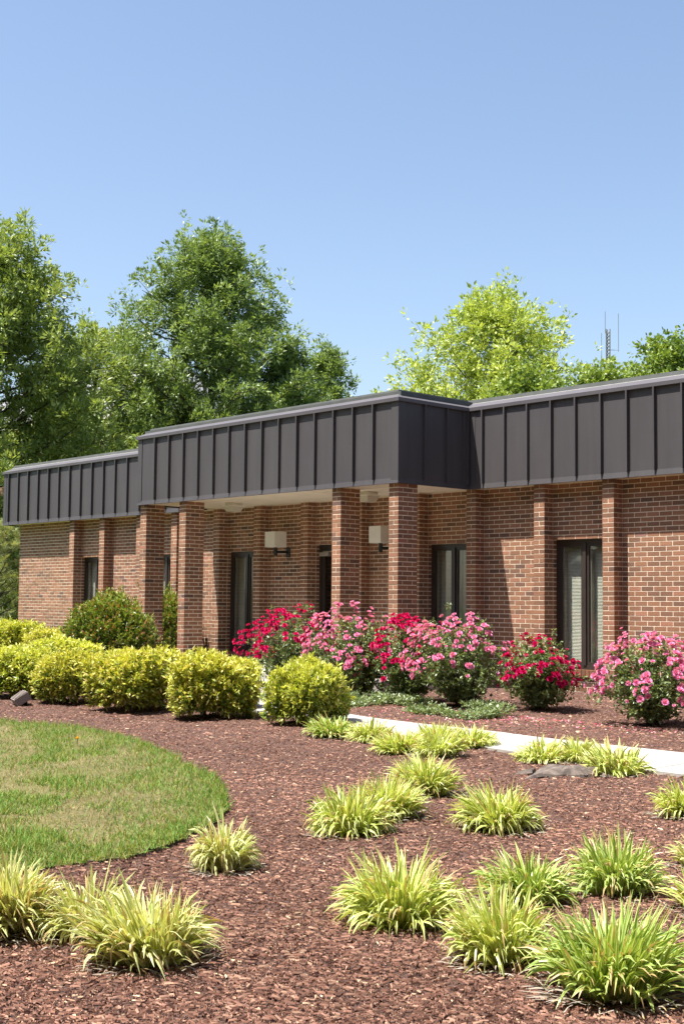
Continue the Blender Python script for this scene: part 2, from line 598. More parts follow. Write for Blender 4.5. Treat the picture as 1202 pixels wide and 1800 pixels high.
# ------------------------------------------------------------------ the brick building
R_ = 0.0677            # course height
BL, BH = 0.192, 0.0560  # brick face
ROWS = 44
SOF = ROWS * R_         # 2.979 soffit
P_ = 0.194              # pilaster width and projection
PIL = [-14.21, -13.0, -11.6, -10.37, -8.985, -7.765, -6.45, -5.08, -3.74, -2.545, -1.219, 0.0, 1.46, 2.68, 4.0, 5.22]
WIN = {0, 2, 4, 8, 10, 12, 14}     # window bay to the right of this pilaster
DOOR = 6
X_END, X_RIGHT = -16.75, 6.6
bld = tag(empty('brick_office_building', (-5.8, 0, 0)), 'single storey brick office with dark bronze metal fascia and columned porch', 'building')
binv = Matrix.Translation((5.8, 0, 0))


def part(name, mb, mat, parent=None, **k):
    """mesh given in world coordinates, under the building or one of its parts"""
    o = mb.build(name, mat, parent or bld, **k)
    if parent is None: o.matrix_parent_inverse = binv
    return o


def under(name, mb, mat, root, **k):
    """mesh given in world coordinates under an unrotated empty"""
    o = mb.build(name, mat, root, **k)
    o.matrix_parent_inverse = Matrix.Translation(-Vector(root.location))
    return o


owners = {}      # part object -> list of brick boxes


def pier_bricks(x, nf, depth):
    """bricks of a pier with its front face at n = nf"""
    out = []
    h = 0.092
    for r in range(-2, ROWS):
        z0 = r * R_ + 0.0045; z1 = z0 + BH
        jt = lambda: random.uniform(-0.0009, 0.0012)
        if r % 2 == 0:
            a = jt(); out.append((x, x + P_, nf - h, nf + a, z0, z1))
            if depth > 0.3:
                out.append((x, x + h, nf - 0.102 - BL, nf - 0.102, z0, z1))
                out.append((x + 0.102, x + P_ + jt(), nf - 0.102 - BL, nf - 0.102, z0, z1))
                out.append((x, x + P_, nf - depth, nf - 0.305, z0, z1))
            else:
                out.append((x, x + P_, nf - P_, nf - 0.102, z0, z1))
        else:
            out.append((x, x + h, nf - BL, nf + jt(), z0, z1))
            out.append((x + 0.102, x + P_ + jt(), nf - BL, nf + jt(), z0, z1))
            if depth > 0.3:
                out.append((x, x + h, nf - depth, nf - BL - 0.009, z0, z1))
                out.append((x + 0.102, x + P_, nf - depth, nf - BL - 0.009, z0, z1))
    return out


def wall_bricks(xa, xb, r0, r1):
    out = []
    for r in range(r0, r1):
        z0 = r * R_ + 0.0045; z1 = z0 + BH
        x = xa + 0.004
        first = True
        while x < xb - 0.02:
            w = 0.092 if (first and r % 2) else BL
            first = False
            x1 = min(x + w, xb - 0.003)
            out.append((x, x1, -0.06, random.uniform(-0.001, 0.0012), z0, z1))
            x = x1 + 0.0112
    return out


# front wall: mortar body with its openings left free
Z_WT, Z_WB = 32 * R_, 0.312
wallmb = MB()
wb = []
bays = [(X_END, PIL[0], None)] + [(PIL[i] + P_, PIL[i + 1] if i + 1 < len(PIL) else X_RIGHT, i) for i in range(len(PIL))]
for xa, xb, i in bays:
    xm0, xm1 = (xa - 0.05 if i is not None else xa + 0.008), xb + 0.05
    if i in WIN:
        wallmb.box(xm0, xm1, 0.0025, 0.2, Z_WT + 0.004, SOF + 0.1)
        wallmb.box(xm0, xm1, 0.0025, 0.2, -0.3, 3 * R_)
        wb += wall_bricks(xa, xb, 32, ROWS) + wall_bricks(xa, xb, -2, 3)
    elif i == DOOR:
        wallmb.box(xm0, xm1, 0.0025, 0.2, 33 * R_ + 0.004, SOF + 0.1)
        wb += wall_bricks(xa, xb, 33, ROWS)
    else:
        wallmb.box(xm0, xm1, 0.0025, 0.2, -0.3, SOF + 0.1)
        wb += wall_bricks(xa, xb, -2, ROWS)
wall = part('wall', wallmb, M['mortar'])
owners[wall] = wb
for i, p in enumerate(PIL):
    mb = MB()
    mb.box(p + 0.0025, p + P_ - 0.0025, -P_ + 0.0025, 0.2, -0.3, SOF + 0.02)
    o = part('pilaster', mb, M['mortar'])
    bl = pier_bricks(p, P_, P_)
    zt = Z_WT if i in WIN else 33 * R_
    if i in WIN or i == DOOR:        # reveal bricks beside the recessed window
        for r in range(3 if i in WIN else 1, 32 if i in WIN else 33):
            bl.append((p + P_ - 0.09, p + P_ - 0.001, -0.10, -0.009, r * R_ + 0.0045, r * R_ + 0.0045 + BH))
    owners[o] = bl
NC = 1.742
for p in (-9.135, -7.916, -3.90, -2.662):
    mb = MB()
    mb.box(p + 0.0025, p + P_ - 0.0025, -NC + 0.0025, -NC + 0.397 - 0.0025, 0.0, SOF + 0.02)
    o = part('column', mb, M['mortar'])
    owners[o] = [b for b in pier_bricks(p, NC, 0.397) if b[5] > 0.1]

# the 300 bricks that show largest become objects, the others are joined per wall, pilaster or column
allb = []
for o, bl in owners.items():
    for k, b in enumerate(bl):
        x, n, z = (b[0] + b[1]) / 2, (b[2] + b[3]) / 2, (b[4] + b[5]) / 2
        if x > 1.40 or z < 0.35 or (z > SOF - 0.03): continue
        if b[3] < 0.15 and b[1] - b[0] > 0.1 and b[3] > 0.01: continue
        d = math.dist((x, -n, z), CAM)
        allb.append((d, id(o), k))
allb.sort(key=lambda t: t[0])
single = {(t[1], t[2]) for t in allb[:290]}
bcache = {}
for o, bl in owners.items():
    mb = MB()
    for k, b in enumerate(bl):
        if (id(o), k) in single:
            dx, dn, dz = b[1] - b[0], b[3] - b[2], b[5] - b[4]
            key = (round(dx, 2), round(dn, 2))
            if key not in bcache:
                m1 = MB()
                m1.box(-dx / 2, dx / 2, -dn / 2, dn / 2, -dz / 2, dz / 2)
                me = m1.mesh('brick'); me.materials.append(M['brick1'])
                bcache[key] = me
            link('brick', bcache[key], o, loc=((b[0] + b[1]) / 2, -(b[2] + b[3]) / 2, (b[4] + b[5]) / 2))
        else:
            c = random.random()
            mb.box(b[0], b[1], -b[3], -b[2], b[4], b[5], c=(c, c, c))
    if mb.n:
        tag(part('brickwork', mb, M['brick'], o, color=True), kind='stuff')

# brick sills
for i in WIN:
    if i + 1 >= len(PIL): continue
    xa, xb = PIL[i] + P_, PIL[i + 1]
    mb = MB()
    mb.box(xa - 0.004, xb + 0.004, -0.022, 0.15, 3 * R_ + 0.003, 0.299)
    o = part('window_sill', mb, M['mortar'])
    mb = MB()
    x = xa + 0.004
    while x < xb - 0.03:
        x1 = min(x + 0.0575, xb - 0.002); c = random.random()
        mb.box(x, x1, -0.034 - random.uniform(0, 0.002), 0.14, 3 * R_ + 0.007, 0.305 + random.uniform(0, 0.002), c=(c, c, c))
        x = x1 + 0.0095
    tag(part('rowlock_brick', mb, M['brick'], o, color=True), kind='stuff')

# windows
for i in sorted(WIN):
    if i + 1 >= len(PIL): continue
    xa, xb = PIL[i] + P_ + 0.003, PIL[i + 1] - 0.003
    z0, z1 = Z_WB, Z_WT
    xm = (xa + xb) / 2 - 0.005
    fr = MB()
    fr.box(xa, xa + 0.05, 0.085, 0.15, z0, z1)
    fr.box(xb - 0.05, xb, 0.085, 0.15, z0, z1)
    fr.box(xa + 0.05, xb - 0.05, 0.086, 0.149, z1 - 0.05, z1 - 0.001)
    fr.box(xa + 0.05, xb - 0.05, 0.084, 0.148, z0, z0 + 0.055)
    w = part('window', fr, M['frame'])
    mu = MB()
    mu.box(xm - 0.028, xm + 0.028, 0.070, 0.15, z0 + 0.055, z1 - 0.05)
    part('mullion', mu, M['frame'], w)
    for (a, b) in ((xa + 0.05, xm - 0.028), (xm + 0.028, xb - 0.05)):
        s_ = MB()
        s_.box(a, a + 0.04, 0.092, 0.145, z0 + 0.055, z1 - 0.05)
        s_.box(b - 0.04, b, 0.092, 0.145, z0 + 0.055, z1 - 0.05)
        s_.box(a + 0.04, b - 0.04, 0.093, 0.144, z1 - 0.10, z1 - 0.05)
        s_.box(a + 0.04, b - 0.04, 0.093, 0.144, z0 + 0.055, z0 + 0.10)
        part('sash', s_, M['frame'], w)
        gl = MB()
        gl.box(a + 0.038, b - 0.038, 0.114, 0.119, z0 + 0.098, z1 - 0.098)
        part('pane', gl, M['glass'], w)
        e = MB()
        e.box(a + 0.041, a + 0.068, 0.122, 0.19, z0 + 0.1, z1 - 0.1)
        part('glazing_stop', e, M['edge_grey'], w)
    bl = MB()
    z = z0 + 0.05
    while z < z1 - 0.03:
        y0 = 0.205
        bl.add([(xa + 0.06, y0, z), (xb - 0.02, y0, z), (xb - 0.02, y0 + 0.006, z + 0.0135), (xa + 0.06, y0 + 0.006, z + 0.0135), (xb - 0.02, y0 + 0.017, z + 0.0185), (xa + 0.06, y0 + 0.017, z + 0.0185)],
               [(0, 1, 2, 3), (3, 2, 4, 5)])
        z += 0.0205
    tag(part('blind', bl, M['blind'], w), kind='stuff')

# glazed entrance door
xa, xb = PIL[DOOR] + P_ + 0.003, PIL[DOOR + 1] - 0.003
zd0, zd1 = 0.137, 33 * R_
d = MB()
d.box(xa, xa + 0.05, 0.085, 0.16, zd0, zd1)
d.box(xb - 0.05, xb, 0.085, 0.16, zd0, zd1)
d.box(xa + 0.05, xb - 0.05, 0.086, 0.159, zd1 - 0.11, zd1 - 0.001)
door = part('door', d, M['frame'])
d = MB()
d.box(xa + 0.055, xa + 0.13, 0.10, 0.145, zd0 + 0.01, zd1 - 0.115)
d.box(xb - 0.13, xb - 0.055, 0.10, 0.145, zd0 + 0.01, zd1 - 0.115)
d.box(xa + 0.13, xb - 0.13, 0.101, 0.144, zd1 - 0.19, zd1 - 0.116)
d.box(xa + 0.13, xb - 0.13, 0.101, 0.144, zd0 + 0.01, zd0 + 0.25)
part('door_leaf', d, M['frame'], door)
d = MB(); d.box(xa + 0.128, xb - 0.128, 0.118, 0.124, zd0 + 0.248, zd1 - 0.188)
part('pane', d, M['glass'], door)
d = MB(); d.box(xa + 0.06, xa + 0.30, 0.02, 0.085, zd1 - 0.20, zd1 - 0.13); d.box(xa + 0.14, xa + 0.42, 0.03, 0.05, zd1 - 0.128, zd1 - 0.112)
part('door_closer', d, M['edge_grey'], door)
d = MB(); d.tube([(xb - 0.15, 0.08, 0.95), (xb - 0.15, 0.04, 0.97), (xb - 0.15, 0.04, 1.27), (xb - 0.15, 0.08, 1.29)], 0.012)
part('door_handle', d, M['edge_grey'], door)

# shell behind the facade
sh = MB()
sh.box(X_END + 0.008, X_END + 0.21, 0.203, 12.0, -0.3, SOF + 0.1)
sh.box(X_RIGHT - 0.2, X_RIGHT, 0.203, 12.0, -0.3, SOF + 0.1)
sh.box(X_END, X_RIGHT, 12.003, 12.2, -0.3, SOF + 0.1)
sh.box(X_END - 2.0, X_END - 0.003, 4.0, 4.2, -0.3, 2.4)
part('side_wall', sh, M['far_brick'])
inn = MB(); inn.box(X_END + 0.3, X_RIGHT - 0.3, 1.6, 1.7, -0.2, SOF)
part('partition', inn, M['dark_int'])

# fascia
PATH = [(-17.05, -12.0), (-17.05, 0.27), (-9.14, 0.27), (-9.14, 1.79), (-2.43, 1.79), (-2.43, 0.27), (6.8, 0.27), (6.8, -12.0)]
ZB, ZT = 3.04, 4.165
mb = MB(); mb.sweep(PATH, [(0, SOF + 0.012), (0, 4.2), (-0.09, 4.2), (-0.09, SOF + 0.012)])
fas = part('fascia', mb, M['metal'])
mb = MB(); mb.sweep(PATH, [(0.047, ZT), (0.050, 4.217), (-0.125, 4.305), (-0.125, ZT)])
part('fascia_cap', mb, M['cap'])
mb = MB(); mb.sweep(PATH, [(-0.118, 4.292), (-0.120, 4.306), (-0.14, 4.306), (-0.14, 4.292)])
part('sealant_line', mb, M['white_line'])
mb = MB(); mb.sweep(PATH, [(-0.124, 4.300), (-0.140, 4.368), (-0.30, 4.362), (-0.30, 4.300)])
part('roof_edge', mb, M['membrane'])
mb = MB(); mb.sweep(PATH, [(0.024, SOF - 0.012), (0.010, ZB + 0.004), (-0.02, ZB + 0.004), (-0.02, SOF - 0.012)])
part('drip_trim', mb, M['metal'])
mb = MB()
mb.box(-17.0, 6.7, 0.0, 12.0, 4.20, 4.33)
mb.box(-9.1, -2.47, -1.7, -0.003, 4.20, 4.33)
part('roof', mb, M['membrane'])

pc = {}


def pmesh(kind, w):
    key = (kind, round(w, 3))
    if key not in pc:
        m1 = MB()
        if kind == 'panel': m1.box(-w / 2, w / 2, -0.007, 0.0, ZB, ZT)
        else:
            m1.box(-0.0125, 0.0125, -0.052, -0.0005, ZB, ZT - 0.002)
            m1.box(-0.022, -0.0127, -0.011, -0.0005, ZB, ZT - 0.002)
        me = m1.mesh(kind); me.materials.append(M['metal']); pc[key] = me
    return pc[key]


def put(kind, w, x, n, rz=0.0):
    o = link(kind, pmesh(kind, w), fas, loc=(x, -n, 0))
    o.rotation_euler = (0, 0, rz)
    if kind == 'panel': o.rotation_euler = (random.uniform(-0.0012, 0.0012), 0, rz + random.uniform(-0.006, 0.006))
    return o


def run_front(seams, n, lo, hi):
    for s in seams: put('batten', 0, s, n)
    e = [lo] + sorted(seams) + [hi]
    for a, b in zip(e[:-1], e[1:]):
        if b - a > 0.06: put('panel', b - a - 0.006, (a + b) / 2, n)


run_front([-2.93 - 0.4357 * k for k in range(14)], 1.79, -9.02, -2.56)
run_front([-2.13 + 0.4372 * k for k in range(21)], 0.27, -2.425, 6.75)
run_front([-16.80 + 0.4536 * k for k in range(17)], 0.27, -16.94, -9.145)
for seq, xx, rz in (([1.66 - 0.0, 1.27, 0.79, 0.33], -2.43, math.pi / 2), ([1.27, 0.79, 0.33], -9.14, -math.pi / 2)):
    for s in seq[(1 if rz > 0 else 0):]: put('batten', 0, xx, s, rz)
    e = [1.66, 1.27, 0.79, 0.33]
    for a, b in zip(e[:-1], e[1:]): put('panel', a - b - 0.006, xx, (a + b) / 2, rz)
for bx_ in ((-2.56, -2.412, -1.806, -1.66), (-9.158, -9.03, -1.806, -1.66), (-17.066, -16.94, -0.286, -0.14), (-2.414, -2.29, -0.283, -0.265), (-2.43, -2.413, -0.42, -0.287)):
    tr = MB(); tr.box(*bx_, ZB - 0.02, ZT + 0.002)
    part('corner_trim', tr, M['metal'])

# soffit boards of the porch and the eaves
nn = [1.70, 1.27, 0.86, 0.44, 0.0]
xx = [-9.05, -6.85, -4.65, -2.52]
sroot = MB(); sroot.box(-9.05, -2.52, -1.70, 0.15, SOF + 0.02, SOF + 0.03)
so = part('soffit', sroot, M['dark_int'])
for a, b in zip(nn[:-1], nn[1:]):
    for c, d_ in zip(xx[:-1], xx[1:]):
        m1 = MB(); dz = random.uniform(0, 0.006)
        m1.box(c + 0.003, d_ - 0.003, -a + 0.004, -b - 0.004, SOF + 0.004 + dz, SOF + 0.014 + dz)
        part('soffit_board', m1, M['soffit'], so)
for a, b in ((-16.95, -9.1), (-2.47, 6.7)):
    m1 = MB(); m1.box(a, b, -0.19, 0.1, SOF + 0.004, SOF + 0.01)
    part('eave_soffit', m1, M['soffit'])

# ------------------------------------------------------------------ lamps
for px, lab in ((-7.0, 'white cube wall lamp under the porch, beside the narrow window'), (-4.32, 'white cube wall lamp partly hidden behind the porch corner column')):
    r0 = tag(empty('wall_lamp', (px, 0, 2.03)), lab, 'wall lamp', 'cube lamps under the porch')
    m1 = MB(); m1.box(px - 0.137, px + 0.137, -0.435, -0.163, 2.20, 2.475); under('shade', m1, M['lamp_white'], r0)
    m1 = MB(); m1.box(px - 0.02, px + 0.02, -0.275, -0.02, 2.10, 2.145); m1.tube([(px, -0.30, 2.05), (px, -0.30, 2.199)], 0.034, 12); under('bracket', m1, M['lamp_black'], r0)
    m1 = MB(); m1.box(px - 0.05, px + 0.05, -0.019, 0.003, 2.03, 2.20); under('wall_plate', m1, M['lamp_black'], r0)
for px, pn, lab in ((-7.50, 0.87, 'square prismatic ceiling light near the second porch column'), (-4.03, 0.87, 'square prismatic ceiling light behind the third porch column')):
    r0 = tag(empty('ceiling_light', (px, -pn, SOF)), lab, 'ceiling light', 'square lights on the porch soffit')
    zt = SOF + 0.004
    m1 = MB(); m1.box(px - 0.11, px + 0.11, -pn - 0.11, -pn + 0.11, zt - 0.05, zt); m1.box(px - 0.145, px + 0.145, -pn - 0.145, -pn + 0.145, zt - 0.066, zt - 0.05)
    under('housing', m1, M['lamp_white'], r0)
    m1 = MB()
    a, b = 0.13, 0.095
    v = [(px - a, -pn - a, zt - 0.067), (px + a, -pn - a, zt - 0.067), (px + a, -pn + a, zt - 0.067), (px - a, -pn + a, zt - 0.067),
         (px - b, -pn - b, zt - 0.155), (px + b, -pn - b, zt - 0.155), (px + b, -pn + b, zt - 0.155), (px - b, -pn + b, zt - 0.155)]
    m1.add(v, [(0, 1, 5, 4), (1, 2, 6, 5), (2, 3, 7, 6), (3, 0, 4, 7), (4, 5, 6, 7), (0, 3, 2, 1)])
    under('lens', m1, M['lens'], r0)

# ------------------------------------------------------------------ trees
def crown_tree(name, label, x, n, H, R, lo, prof, seed, nb=46, nsec=12, ntw=5, nleaf=12, ll=0.17, lw=0.055,
               cols=((0.06, 0.10, 0.02), (0.10, 0.15, 0.035)), tuft=0.30, mat='leaf', group='trees behind the building', rise=0.35, droop=0.0,
               trunk_r=0.2, lean=(0, 0), up=0.5, tpl=LEAF4):
    r = np.random.default_rng(seed)
    z0 = float(gz(n)) - 0.05
    root = tag(empty(name, (x, -n, z0)), label, 'tree', group)
    mb = MB()
    tz = np.linspace(0, H * 0.93, 12)
    wob = np.cumsum(r.normal(0, 0.06 * R / 3, (12, 2)), axis=0); wob[0] = 0
    tp = np.stack([wob[:, 0] + lean[0] * tz, wob[:, 1] + lean[1] * tz, tz], 1)
    mb.tube(tp, np.linspace(trunk_r, trunk_r * 0.12, 12), 8)
    TC, TD = [], []
    for i in range(nb):
        t = (i + 0.5) / nb
        t = t ** 0.85
        ze = H * (lo + (1 - lo) * t)                       # where the branch ends
        re = R * prof(t) * r.uniform(0.68, 1.03)
        az = i * 2.39996 + r.normal(0, 0.25)
        zs = max(H * 0.06, ze - rise * re - r.uniform(0.0, 0.05) * H)
        zs = min(zs, H * 0.9)
        b0 = np.array([np.interp(zs, tz, tp[:, 0]), np.interp(zs, tz, tp[:, 1]), zs])
        b1 = np.array([tp[-1, 0] * t + math.cos(az) * re, tp[-1, 1] * t + math.sin(az) * re, ze - droop * re])
        s = np.linspace(0, 1, 7)[:, None]
        ctrl = (b0 + b1) / 2 + np.array([0, 0, -0.10 * re + droop * re])
        bp = (1 - s) ** 2 * b0 + 2 * s * (1 - s) * ctrl + s ** 2 * b1 + r.normal(0, 0.03 * re, (7, 3)) * s
        rb = trunk_r * 0.30 * (1 - 0.6 * t)
        mb.tube(bp, np.linspace(rb, rb * 0.2, 7), 5, cap=False)
        outd = unit(b1 - b0)
        ns_ = max(3, int(nsec * (0.45 + 0.55 * prof(t))))
        for k in range(ns_):
            u_ = 0.22 + 0.78 * (k + r.random()) / ns_
            q = np.array([np.interp(u_, s[:, 0], bp[:, c]) for c in range(3)])
            dd = unit(outd * 0.5 + r.normal(0, 0.75, 3) + np.array([0, 0, up]))
            ln = (0.16 + 0.22 * r.random()) * R * (1.08 - 0.5 * u_)
            q1 = q + dd * ln
            if k % 2 == 0: mb.tube([q, (q + q1) / 2 + r.normal(0, 0.05, 3), q1], np.array([rb * 0.3, rb * 0.2, rb * 0.1]), 4, cap=False)
            m = ntw
            w_ = r.random(m) ** 0.7
            TC.append(q + dd * ln * w_[:, None] + r.normal(0, tuft * 0.55, (m, 3)))
            TD.append(unit(dd + r.normal(0, 0.55, (m, 3)) + np.array([0, 0, 0.25])))
    TC = np.vstack(TC); TD = np.vstack(TD)
    nt_ = len(TC)
    d = unit(np.repeat(TD, nleaf, 0) + r.normal(0, 0.75, (nt_ * nleaf, 3)))
    pos = np.repeat(TC, nleaf, 0) + d * tuft * r.uniform(0.1, 0.75, (nt_ * nleaf, 1))
    sc = np.stack([ll * r.uniform(0.7, 1.3, len(d)), lw * r.uniform(0.7, 1.3, len(d)), lw * r.uniform(0.7, 1.3, len(d))], 1)
    c0, c1 = np.array(cols[0]), np.array(cols[1])
    tv = np.clip(np.repeat(r.normal(0.5, 0.22, nt_), nleaf) + r.normal(0, 0.2, len(d)), 0, 1)[:, None]
    col = c0 + (c1 - c0) * tv
    V, Fa, C = scatter(*tpl, pos, frames(d, r=r), sc, col)
    o = link('crown', mesh_np('crown', V, Fa, C), root, M[mat])
    tag(o, kind='stuff')
    mb.build('trunk', M['bark'], root)
    return root


oval = lambda t: max(0.05, math.sin(math.pi * (0.18 + 0.80 * t)) ** 0.62 if t < 1 else 0.05)
dome = lambda t: max(0.06, (1 - t ** 2.2) ** 0.55)
cone = lambda t: max(0.05, (1 - t) ** 0.6)
GRN = ((0.11, 0.18, 0.045), (0.33, 0.43, 0.155))
LGRN = ((0.15, 0.22, 0.045), (0.42, 0.50, 0.16))
YGRN = ((0.24, 0.33, 0.05), (0.60, 0.67, 0.18))
PEAR = ((0.12, 0.20, 0.035), (0.35, 0.44, 0.11))
TK = dict(ntw=7, nleaf=16, ll=0.170, lw=0.064)
crown_tree('oak_tree', 'tall broad green tree rising above the middle of the porch roof', -28.6, -14.1, 14.4, 4.9, 0.30, lambda t: max(0.10, (1 - t ** 2.4) ** 0.72), 11, nb=78, nsec=16, cols=GRN, trunk_r=0.28, **TK)
crown_tree('oak_tree', 'light green feathery tree cut off by the left edge', -27.2, -4.4, 12.7, 5.2, 0.04, dome, 12, nb=90, nsec=16, cols=LGRN, trunk_r=0.26, **TK)
crown_tree('oak_tree', 'lower green tree between the feathery left tree and the tall broad one', -32.6, -11.6, 11.2, 4.0, 0.28, dome, 13, nb=46, nsec=14, cols=LGRN, trunk_r=0.2, **TK)
crown_tree('oak_tree', 'smaller green tree at the right foot of the tall broad tree', -27.0, -16.6, 10.4, 2.9, 0.35, cone, 14, nb=36, nsec=12, cols=GRN, trunk_r=0.16, **TK)
crown_tree('oak_tree', 'narrow pointed green tree standing left of the open sky gap', -29.6, -20.9, 11.4, 2.4, 0.35, cone, 15, nb=32, nsec=12, cols=GRN, trunk_r=0.16, **TK)
crown_tree('elm_tree', 'bright yellow green tree with airy crown above the porch corner', -29.3, -31.2, 14.7, 7.0, 0.34, lambda t: max(0.12, (1 - t ** 2.2) ** 0.7), 16, nb=84, nsec=15, ntw=7, nleaf=9, ll=0.22, lw=0.10, cols=YGRN, tuft=0.36, trunk_r=0.26, rise=0.6)
PK = dict(ntw=6, nleaf=9, ll=0.15, lw=0.115, cols=PEAR, trunk_r=0.14, tpl=LEAF6)
crown_tree('pear_tree', 'glossy green tree top in front of the yellow green tree', -20.6, -23.5, 9.5, 2.8, 0.45, dome, 17, nb=34, nsec=12, **PK)
crown_tree('pear_tree', 'rounded green tree top below the lattice mast', -20.3, -26.7, 9.8, 3.0, 0.45, dome, 18, nb=38, nsec=13, **PK)
dead = crown_tree('pear_tree', 'green tree with bare dead twigs at its top, far right', -17.2, -27.4, 10.6, 3.4, 0.45, lambda t: max(0.06, (1 - t) ** 0.45), 19, nb=44, nsec=13, **PK)
r = np.random.default_rng(5)
mb = MB()
for k in range(9):
    a = np.array([r.normal(-0.35, 0.15), r.normal(0.3, 0.15), 9.6]); d = unit(np.array([r.normal(-0.2, 0.35), r.normal(0.1, 0.35), 1.0]))
    ln = r.uniform(0.9, 1.7)
    mb.tube([a, a + d * ln * 0.5 + r.normal(0, 0.05, 3), a + d * ln], np.array([0.022, 0.015, 0.007]), 4)
    for q in range(3):
        b = a + d * ln * r.uniform(0.4, 0.9); e = unit(d + r.normal(0, 0.6, 3))
        mb.tube([b, b + e * r.uniform(0.2, 0.5)], np.array([0.01, 0.005]), 4)
tag(mb.build('dead_twigs', M['bark'], dead), kind='stuff')

# pine at the left end of the building: needle tufts
r = np.random.default_rng(31)
pr = tag(empty('pine_tree', (-19.6, 0.9, 0.0)), 'soft pale green pine beside the left end of the brick wall', 'tree')
mb = MB(); mb.tube([(0, 0, -0.1), (0.05, 0, 1.5), (0, 0.05, 3.3)], np.array([0.09, 0.06, 0.02]), 7)
tc, td = [], []
for k in range(60):
    t = r.random() ** 0.8; z = 0.75 + 2.45 * t; rr = 1.5 * (1 - t) ** 0.6 * r.uniform(0.7, 1.1) + 0.1; az = k * 2.4
    e = np.array([math.cos(az) * rr, math.sin(az) * rr, z]); s0 = np.array([0, 0, max(0.3, z - 0.45 * rr)])
    mb.tube([s0, (s0 + e) / 2 + np.array([0, 0, -0.05]), e], np.array([0.02, 0.014, 0.006]), 4)
    for q in range(9):
        u_ = r.uniform(0.35, 1.0); tc.append(s0 + (e - s0) * u_ + r.normal(0, 0.07, 3)); td.append(unit(e - s0 + np.array([0, 0, 0.5]) + r.normal(0, 0.3, 3)))
tc = np.array(tc); td = np.array(td); nl = 34
d = unit(np.repeat(td, nl, 0) + r.normal(0, 0.55, (len(tc) * nl, 3)))
pos = np.repeat(tc, nl, 0) + d * 0.02
sc = np.stack([r.uniform(0.11, 0.19, len(d)), np.full(len(d), 0.010), np.full(len(d), 0.01)], 1)
tv = np.clip(np.repeat(r.normal(0.5, 0.25, len(tc)), nl), 0, 1)[:, None]
V, Fa, C = scatter(*LEAF4, pos, frames(d, r=r), sc, np.array([0.18, 0.23, 0.09]) * (1 - tv) + np.array([0.55, 0.57, 0.26]) * tv)
tag(link('crown', mesh_np('crown', V, Fa, C), pr, M['leaf_soft']), kind='stuff')
mb.build('trunk', M['bark'], pr)

# grey roofed building far behind the left tree
hx, hy = -44.5, 15.5
hs = tag(empty('house', (hx, hy, -0.2), math.radians(8)), 'brick building with grey shingle roof glimpsed through the left trees', 'building')
mb = MB(); mb.box(-8, 8, 0, 10, 0, 9.6); mb.build('wall', M['far_brick'], hs)
mb = MB()
mb.add([(-8.7, -0.7, 9.62), (8.7, -0.7, 9.62), (8.7, 10.7, 9.62), (-8.7, 10.7, 9.62), (-4, 5, 13.2), (4, 5, 13.2)], [(0, 1, 5, 4), (2, 3, 4, 5)], [(1, 2, 5), (3, 0, 4)])
mb.build('roof', M['shingle'], hs)
mb = MB(); mb.box(-8.75, 8.75, -0.76, -0.705, 9.4, 9.68); mb.build('gutter', M['soffit'], hs)
for k in range(5):
    mb = MB(); mb.box(-6.6 + k * 3, -5.4 + k * 3, -0.04, 0.01, 6.6, 8.4); w = mb.build('window', M['soffit'], hs)
    mb = MB(); mb.box(-6.5 + k * 3, -5.5 + k * 3, -0.05, -0.041, 6.7, 8.3); mb.build('pane', M['frame'], w)

# lattice mast on the horizon
mr = tag(empty('lattice_mast', (-137.5, 188.0, 0.0)), 'thin grey lattice radio mast with whip antennas above the trees', 'mast')
mb = MB(); mh = 53.8
ps = [(0.42 * math.cos(a), 0.42 * math.sin(a)) for a in (0.3, 2.39, 4.49)]
for (a, b) in ps:
    m1 = MB(); m1.tube([(a, b, -5), (a, b, mh)], 0.10, 6); m1.build('mast_leg', M['mast'], mr)
z = 30.0
while z < mh - 0.5:
    for i in range(3):
        p0, p1 = ps[i], ps[(i + 1) % 3]
        mb.tube([(*p0, z), (*p1, z + 0.65)], 0.07, 4, cap=False); mb.tube([(*p1, z), (*p0, z + 0.65)], 0.035, 4, cap=False)
    z += 0.65
tag(mb.build('bracing', M['mast'], mr), kind='stuff')
for (dx, z0, z1) in ((-1.2, 46.0, 53.0), (2.0, 49.5, 56.8), (-0.5, 53.0, 57.2), (2.2, 38.0, 44.0)):
    m1 = MB(); m1.tube([(dx * 0.67, dx * 0.74, z0), (dx * 0.67, dx * 0.74, z1)], 0.06, 5)
    m1.tube([(0, 0, z0 + 0.3), (dx * 0.67, dx * 0.74, z0 + 0.3)], 0.05, 4)
    m1.build('whip_antenna', M['mast'], mr)

